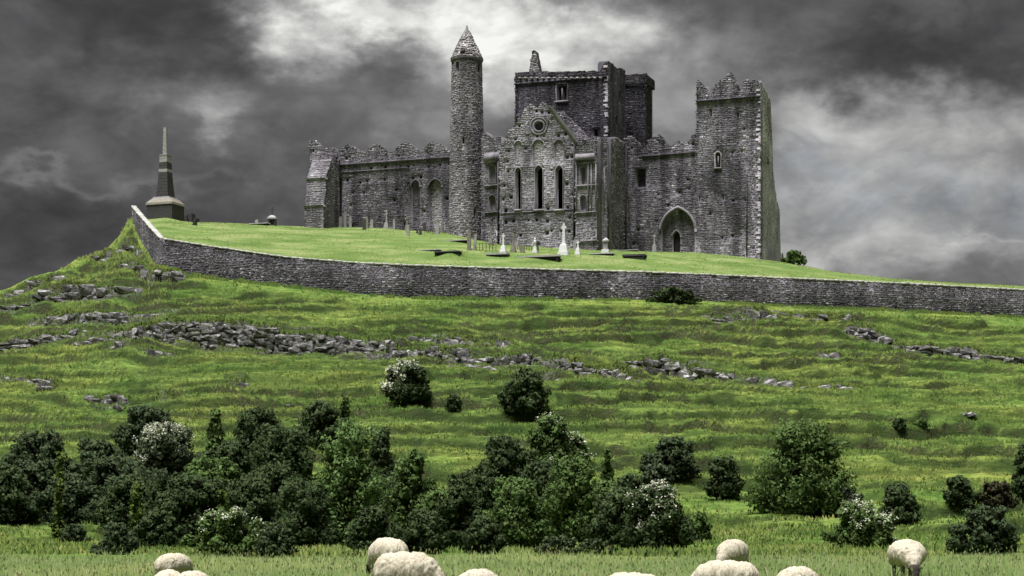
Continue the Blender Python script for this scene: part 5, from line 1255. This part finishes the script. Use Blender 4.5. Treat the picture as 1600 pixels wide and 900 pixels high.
TR = [
 # name, px, base row, width, top row, label, cat, leaf, options
 ('hawthorn', 636, 637, 74, 567, 'white flowering hawthorn standing alone high on the slope, left of its dark neighbour', 'bush', 'dark', dict(blossom=.30, bside=1.0)),
 ('shrub', 709, 643, 26, 617, 'little dark shrub between the two lone bushes high on the slope', 'shrub', 'dark', {}),
 ('thorn_bush', 820, 650, 78, 578, 'dark windswept thorn bush with bare twigs standing alone high on the slope', 'bush', 'dark', dict(bare=True, taper=.85)),
 ('ivy_bush', 1052, 480, 72, 449, 'dark bush growing against the foot of the boundary wall', 'bush', 'dark', dict(taper=.6, yfix=186.2)),
 ('thorn_bush', 1048, 748, 96, 684, 'rounded grey green bush on open grass above a smaller pale one', 'bush', 'bluegreen', dict(taper=.6)),
 ('shrub', 1024, 762, 50, 725, 'small pale shrub tucked under the rounded grey green bush', 'shrub', 'grey', {}),
 ('shrub', 1130, 778, 62, 713, 'ragged dark shrub left of the large round tree', 'shrub', 'dark', {}),
 ('ash_tree', 1256, 805, 168, 656, 'large round leafy tree alone on the right of the slope', 'tree', 'mid', dict(taper=.7, lift=.1)),
 ('hawthorn', 1322, 805, 60, 762, 'pale flowering bush at the right foot of the large round tree', 'bush', 'grey', dict(blossom=.16)),
 ('hawthorn', 1345, 864, 112, 786, 'wide bush with yellowish blossom at the meadow edge behind the frontal sheep', 'bush', 'mid', dict(blossom=.16, bside=-.5)),
 ('shrub', 1405, 822, 64, 756, 'upright dark shrub right of the large round tree', 'shrub', 'dark', {}),
 ('shrub', 1500, 790, 56, 744, 'dark round shrub left of the brownish one near the right edge', 'shrub', 'dark', {}),
 ('shrub', 1560, 800, 66, 752, 'brownish loose shrub near the right edge', 'shrub', 'brown', {}),
 ('thorn_bush', 1538, 868, 114, 791, 'broad low dark bush at the meadow edge on the far right', 'bush', 'bluegreen', dict(taper=.6)),
 ('tall_bush', 1606, 785, 50, 692, 'dark bush cut by the right edge of the view', 'bush', 'dark', {}),
 ('sapling', 1405, 674, 20, 655, 'tiny dark sapling in the open grass of the right slope', 'shrub', 'dark', {}),
 ('shrub', 1440, 668, 22, 657, 'low dark tuft right of the tiny sapling', 'shrub', 'mid', {}),
 ('hawthorn', 1028, 862, 112, 757, 'dark bush at the meadow edge crowned with white blossom on its top', 'bush', 'dark', dict(blossom=.14, bside=.1)),
 ('hawthorn', 862, 770, 84, 650, 'topmost bush of the middle thicket with a little blossom', 'bush', 'mid', dict(blossom=.03)),
 ('hawthorn', 892, 735, 58, 678, 'blossoming bush right of the topmost bush of the middle thicket', 'bush', 'mid', dict(blossom=.22)),
 ('thorn_bush', 788, 785, 112, 684, 'dark bush at the upper left of the middle thicket', 'bush', 'dark', {}),
 ('thorn_bush', 802, 862, 118, 748, 'broad green bush at the front of the middle thicket', 'bush', 'mid', {}),
 ('thorn_bush', 722, 864, 88, 738, 'dark green bush at the left front of the middle thicket', 'bush', 'dark', {}),
 ('thorn_bush', 896, 846, 108, 715, 'bright green bush in the heart of the middle thicket', 'bush', 'mid', {}),
 ('sapling', 949, 785, 24, 700, 'slim upright sapling between the middle thicket and the open grass', 'sapling', 'mid', dict(taper=.65)),
 ('thorn_bush', 965, 856, 92, 765, 'dark bush right of the heart of the middle thicket', 'bush', 'dark', {}),
 ('low_shrub', 872, 869, 70, 838, 'low sage coloured scrub along the meadow edge below the middle thicket', 'shrub', 'sage', dict(taper=.4)),
 ('low_shrub', 930, 868, 66, 842, 'low dark scrub right of the sage scrub at the meadow edge', 'shrub', 'bluegreen', dict(taper=.4)),
 ('sycamore_tree', 545, 862, 146, 663, 'tallest leafy tree of the left thicket, lighter green than the rest', 'tree', 'light', dict(taper=.6, lift=.1)),
 ('ash_tree', 640, 858, 96, 705, 'tree at the right end of the left thicket beside the tallest one', 'tree', 'mid', {}),
 ('thorn_bush', 596, 790, 60, 668, 'dark bush behind the right shoulder of the tallest tree', 'bush', 'dark', {}),
 ('thorn_bush', 502, 705, 84, 627, 'black green bush topping the left thicket above the tallest tree', 'bush', 'dark', {}),
 ('sapling', 540, 690, 22, 618, 'thin sapling beside the black green bush at the top of the thicket', 'sapling', 'mid', dict(taper=.65)),
 ('thorn_bush', 405, 735, 86, 638, 'dark bush at the top of the left thicket, right of the slim poplar', 'bush', 'dark', {}),
 ('poplar_sapling', 336, 750, 38, 640, 'slim poplar like sapling rising from the left thicket', 'tree', 'mid', dict(taper=.6)),
 ('hawthorn', 262, 770, 118, 664, 'widest pale blossoming hawthorn in the left thicket', 'bush', 'sage', dict(blossom=.20, bside=.2)),
 ('thorn_bush', 224, 706, 92, 634, 'dark bush above and behind the pale blossoming hawthorn', 'bush', 'bluegreen', {}),
 ('thorn_bush', 440, 800, 118, 664, 'deep green bush directly left of the tallest tree', 'bush', 'dark', {}),
 ('thorn_bush', 58, 762, 130, 676, 'long dark bush at the upper left edge of the left thicket', 'bush', 'bluegreen', {}),
 ('thorn_bush', 152, 772, 96, 688, 'soft dark bush between the upper left bush and the hawthorn', 'bush', 'bluegreen', {}),
 ('thorn_bush', 12, 815, 100, 728, 'dark bush cut by the left edge of the view', 'bush', 'dark', {}),
 ('thorn_bush', 108, 822, 112, 742, 'dark bush low in the left part of the thicket above open grass', 'bush', 'bluegreen', {}),
 ('thorn_bush', 205, 834, 116, 742, 'dark bush below the pale blossoming hawthorn', 'bush', 'dark', {}),
 ('thorn_bush', 305, 836, 122, 742, 'dark bush below and right of the pale blossoming hawthorn', 'bush', 'dark', {}),
 ('thorn_bush', 395, 850, 120, 748, 'dark bush in the lower middle of the left thicket', 'bush', 'dark', {}),
 ('thorn_bush', 475, 864, 116, 752, 'shadowy bush at the left foot of the tallest tree', 'bush', 'dark', {}),
 ('hawthorn', 355, 870, 132, 794, 'spreading bush with dull blossom at the meadow edge on the left', 'bush', 'mid', dict(blossom=.12, bside=-.2)),
 ('thorn_bush', 180, 884, 72, 818, 'round bush alone at the meadow edge on the far left', 'bush', 'bluegreen', dict(taper=.5, yfix=47)),
 ('low_shrub', 117, 850, 44, 820, 'small dark shrub on the grass bank at far left', 'shrub', 'bluegreen', {}),
 ('sapling', 92, 752, 22, 712, 'yellow green sapling among the dark bushes at far left', 'sapling', 'yellow', dict(taper=.55, yfix=74)),
 ('sapling', 213, 792, 26, 752, 'yellow green sapling below the pale blossoming hawthorn', 'sapling', 'yellow', dict(taper=.55, yfix=69)),
 ('sapling', 348, 800, 20, 764, 'yellow green sapling above the dull blossoming bush', 'sapling', 'yellow', dict(taper=.55, yfix=66)),
 ('low_shrub', 246, 860, 84, 800, 'low dark bush between the round edge bush and the dull blossoming one', 'bush', 'dark', {}),
 ('low_shrub', 585, 866, 92, 790, 'shadowy bush behind the middle pair of sheep', 'bush', 'dark', {}),
 ('low_shrub', 662, 866, 74, 796, 'low bush right of the middle pair of sheep', 'bush', 'dark', {}),
 ('low_shrub', 756, 866, 64, 806, 'low dark bush between the front bushes of the middle thicket', 'bush', 'dark', {}),
 ('low_shrub', 430, 872, 66, 822, 'low bush right of the dull blossoming one at the meadow edge', 'bush', 'bluegreen', {}),
 ('low_shrub', 1240, 411, 40, 393, 'green bush on the skyline right of the tower house', 'bush', 'mid', dict(behind=True, taper=.5)),
 ('shrub', 1092, 846, 40, 800, 'loose shrub at the right foot of the white crowned bush', 'shrub', 'mid', {}),
 ('thorn_bush', 985, 800, 60, 742, 'small dark bush above the white crowned one', 'bush', 'dark', {}),
 ('thorn_bush', 740, 800, 60, 742, 'dark bush on the left shoulder of the middle thicket', 'bush', 'dark', {}),
 ('thorn_bush', 180, 812, 120, 716, 'dark bush in the middle of the left thicket under the soft dark bush', 'bush', 'bluegreen', {}),
 ('thorn_bush', 268, 846, 130, 768, 'dark bush just above the sheep standing alone on the left', 'bush', 'dark', {}),
 ('thorn_bush', 330, 812, 124, 716, 'dark bush straight below the slim poplar', 'bush', 'mid', {}),
 ('thorn_bush', 425, 846, 120, 728, 'dark bush between the deep green bush and the meadow', 'bush', 'dark', {}),
 ('thorn_bush', 515, 858, 120, 765, 'dark bush at the very foot of the tallest tree', 'bush', 'mid', {}),
 ('thorn_bush', 612, 855, 110, 745, 'dark bush under the tree at the right end of the left thicket', 'bush', 'dark', {}),
 ('thorn_bush', 690, 862, 80, 768, 'dark bush joining the left and middle thickets', 'bush', 'mid', {}),
 ('thorn_bush', 845, 812, 110, 722, 'dark bush straight below the topmost bush of the middle thicket', 'bush', 'dark', {}),
 ('thorn_bush', 935, 842, 96, 752, 'dark bush below the slim upright sapling', 'bush', 'mid', {}),
 ('thorn_bush', 60, 806, 120, 720, 'dark bush below the long upper left bush', 'bush', 'bluegreen', {}),
 ('thorn_bush', 355, 780, 90, 690, 'dark bush between the slim poplar and the deep green bush', 'bush', 'dark', {}),
]
for i, (nm, px, py, w, yt, lab, cat, leaf, kw) in enumerate(TR):
    bush(nm, px, py, w, yt, lab, cat, leaf, seed=i, **kw)
# ================================================================== SHEEP
def fleece_mat():
    m, g = new_mat('fleece'); tco = g.new('ShaderNodeTexCoord').outputs['Object']
    n = g.noise(scaled(g, tco, (1, 1, .45)), 26, 6, 0.75); n2 = g.noise(tco, 3.5, 4, 0.6); sx = g.new('ShaderNodeSeparateXYZ'); g.set(sx.inputs[0], tco)
    col = g.ramp(n, [(0.28, (.17, .150, .115)), (0.45, (.36, .325, .255)), (0.62, (.50, .465, .385))])
    col = g.mix(g.maprange(n2, .5, .72, 0, .55), col, (.24, .21, .155))
    finish(g, col, 0.95, n, 0.02, 0.6, spec=0.05); return m
M['fleece'] = fleece_mat()
def sheep_body_mat():
    m, g = new_mat('sheep_skin'); tco = g.new('ShaderNodeTexCoord').outputs['Object']; n = g.noise(tco, 14, 4, 0.6); sx = g.new('ShaderNodeSeparateXYZ'); g.set(sx.inputs[0], tco)
    muz = g.maprange(sx.outputs[2], .40, .34); col = g.ramp(n, [(.3, (.30, .27, .23)), (.6, (.50, .47, .43))])
    legs = g.maprange(sx.outputs[0], .60, .50); col = g.mix(g.m('MULTIPLY', legs, g.maprange(sx.outputs[2], .40, .28), clamp=True), col, (.11, .095, .08)); 
    fa = g.maprange(sx.outputs[0], .585, .63); col = g.mix(g.m('MULTIPLY', fa, muz), col, (.035, .030, .028))
    finish(g, col, 0.85, spec=0.1); return m
M['sheepskin'] = sheep_body_mat()
M['eye'] = simple('sheep_eye', (.01, .008, .006), 0.2, .1, spec=.6)
def blob_mesh(name, balls, limbs, vox, mat, smooth_it=6, disp=None):
    bm = bmesh.new()
    for c, r, rot in balls:
        mt = Matrix.Translation(c) @ Matrix.Rotation(rot, 4, 'Y') @ Matrix.Diagonal((*r, 1)); bmesh.ops.create_icosphere(bm, subdivisions=3, radius=1, matrix=mt)
    me = bpy.data.meshes.new(name); bm.to_mesh(me); bm.free()
    if limbs:
        mb = MB()
        for pts, rad in limbs: mb.tube(pts, rad, 10)
        bm = bmesh.new(); bm.from_mesh(me); m2 = bpy.data.meshes.new('t'); m2.from_pydata(mb.v, [], mb.f); bm.from_mesh(m2); bm.to_mesh(me); bm.free(); bpy.data.meshes.remove(m2)
    o = bpy.data.objects.new(name, me); COL.objects.link(o); md = o.modifiers.new('r', 'REMESH'); md.mode = 'VOXEL'; md.voxel_size = vox
    dg = bpy.context.evaluated_depsgraph_get(); dg.update(); ev = o.evaluated_get(dg); out = bpy.data.meshes.new_from_object(ev); bpy.data.objects.remove(o); bpy.data.meshes.remove(me)
    n = len(out.vertices); co = np.empty(n * 3, np.float32); out.vertices.foreach_get('co', co); co = co.reshape(-1, 3).astype(float)
    ed = np.empty(len(out.edges) * 2, np.int32); out.edges.foreach_get('vertices', ed); ed = ed.reshape(-1, 2)
    for _ in range(smooth_it):
        s = np.zeros_like(co); c = np.zeros(n); np.add.at(s, ed[:, 0], co[ed[:, 1]]); np.add.at(s, ed[:, 1], co[ed[:, 0]]); np.add.at(c, ed[:, 0], 1); np.add.at(c, ed[:, 1], 1)
        co = co * .5 + .5 * s / np.maximum(c, 1)[:, None]
    out.vertices.foreach_set('co', co.astype(np.float32).ravel()); out.update()
    if disp:
        nn = np.empty(n * 3, np.float32); out.vertices.foreach_get('normal', nn); nn = nn.reshape(-1, 3); co = co + nn * disp(co)[:, None]
        out.vertices.foreach_set('co', co.astype(np.float32).ravel()); out.update()
    out.polygons.foreach_set('use_smooth', np.ones(len(out.polygons), bool)); out.materials.clear(); out.materials.append(mat); out.name = name
    return out
def legpts(x, s, front):
    if front: return ([(x, s * .12, .40), (x + .01, s * .125, .26), (x - .005, s * .125, .13), (x + .01, s * .125, .03), (x + .035, s * .125, .0)], [.060, .042, .032, .030, .034])
    return ([(x, s * .13, .46), (x + .06, s * .14, .34), (x - .06, s * .14, .21), (x - .03, s * .14, .04), (x, s * .14, .0)], [.10, .065, .036, .030, .034])
def wool(co):
    x, y, z = co[:, 0], co[:, 1], co[:, 2]
    a = fbm(x * 9 + y * 3, z * 7 + y * 6, 7, 3) - .5; b = fbm(x * 26 + y * 11, z * 15 + y * 21, 8, 2) - .5
    c = fbm(x * 45 + y * 20, z * 22 + y * 38, 9, 2) - .5
    return a * .036 + b * .014 + c * .020
HD = .70
body_me = blob_mesh('body', [((-.30, 0, .50), (.24, .19, .20), 0), ((0, 0, .50), (.36, .20, .20), 0), ((.28, 0, .50), (.22, .18, .21), 0),
    ((.52, 0, .42), (.17, .10, .11), .75), ((.66, 0, .27), (.11, .088, .09), .9), ((.70, 0, .20), (.12, .072, .07), 1.15), ((.735, 0, .125), (.062, .054, .052), 1.1),
    ((.64, .095, .285), (.032, .050, .018), .4), ((.64, -.095, .285), (.032, .050, .018), .4)], [legpts(.27, 1, True), legpts(.30, -1, True), legpts(-.36, 1, False), legpts(-.32, -1, False)], .016, M['sheepskin'], 3)
fleece_me = blob_mesh('fleece', [((-.33, 0, .50), (.27, .255, .255), 0), ((-.08, 0, .51), (.34, .29, .262), 0), ((.18, 0, .51), (.30, .28, .255), 0), ((.34, 0, .48), (.22, .22, .225), .3), ((.49, 0, .42), (.18, .145, .155), .75), ((.60, 0, .335), (.09, .085, .085), .9), ((-.57, 0, .50), (.05, .05, .12), 0), ((-.34, .14, .40), (.14, .11, .14), 0), ((-.34, -.14, .40), (.14, .11, .14), 0)], [], .017, M['fleece'], 4, wool)
eb = MB()
for s in (1, -1): eb.lathe((.70, s * .062, .245), [(.001, -.012), (.012, -.006), (.013, .004), (.001, .012)], 8)
eV = eb
proto = bpy.data.objects.new('sheep', None); COL.objects.link(proto)
for nm, me in (('body', body_me), ('fleece', fleece_me)):
    o = bpy.data.objects.new(nm, me); COL.objects.link(o); o.parent = proto
e1 = None
for s in (1, -1):
    b = MB(); b.lathe((.69, s * .066, .245), [(.001, -.013), (.012, -.006), (.013, .005), (.001, .013)], 8); o = b.build('eye', M['eye']); o.parent = proto
tuft = None
SH = [  # px, row of the back, distance, heading (deg, 0 = to the right, 90 = away), scale, label
 (637, 861, 26.0, -16, .90, 'largest woolly sheep in the foreground, grazing right of centre left, overlapping another'),
 (606, 839.5, 33.0, 128, .92, 'sheep half hidden behind the largest woolly sheep'),
 (272, 864, 31.0, 66, .80, 'sheep standing alone in the grass behind the two lowest left sheep'),
 (264, 889.5, 24.5, 100, .86, 'left one of the two sheep backs side by side at the lower left'),
 (301, 891.5, 24.5, 82, .86, 'right one of the two sheep backs side by side at the lower left'),
 (748, 888.5, 24.0, 70, .92, 'sheep back just right of the largest woolly sheep'),
 (985, 893.5, 24.0, 145, .85, 'lowest sheep back, barely showing at the bottom edge right of centre'),
 (1144, 842.5, 34.0, 236, .84, 'farther grazing sheep right of centre, above a nearer sheep back'),
 (1133, 874.5, 26.5, 158, .88, 'broad sheep back directly below the farther grazing sheep'),
 (1247, 884.5, 25.0, 55, .84, 'sheep back between the broad one and the sheep facing us'),
 (1417, 842.5, 33.5, -92, 1.18, 'sheep grazing head on, facing the camera, at the right'),
]
kids = list(proto.children)
for i, (px, pyb, y, hd, sc, lab) in enumerate(SH):
    if i == 0: r_ = proto; ch = kids
    else:
        r_ = proto.copy(); COL.objects.link(r_); 
        for k in kids: c = k.copy(); COL.objects.link(c); c.parent = r_
    X = (px - CX) / FPX * y; back = zrow(pyb, y); g0 = gxy(X, y)
    s = sc
    r_.location = (X, y, g0 if abs(back - g0 - .775 * s) < .02 else g0); r_.rotation_euler = (0, 0, math.radians(hd)); r_.scale = (s, s, max(.8, min(1.25, (back - g0) / .775)))
    meta(r_, lab, 'sheep', 'sheep grazing in the meadow')
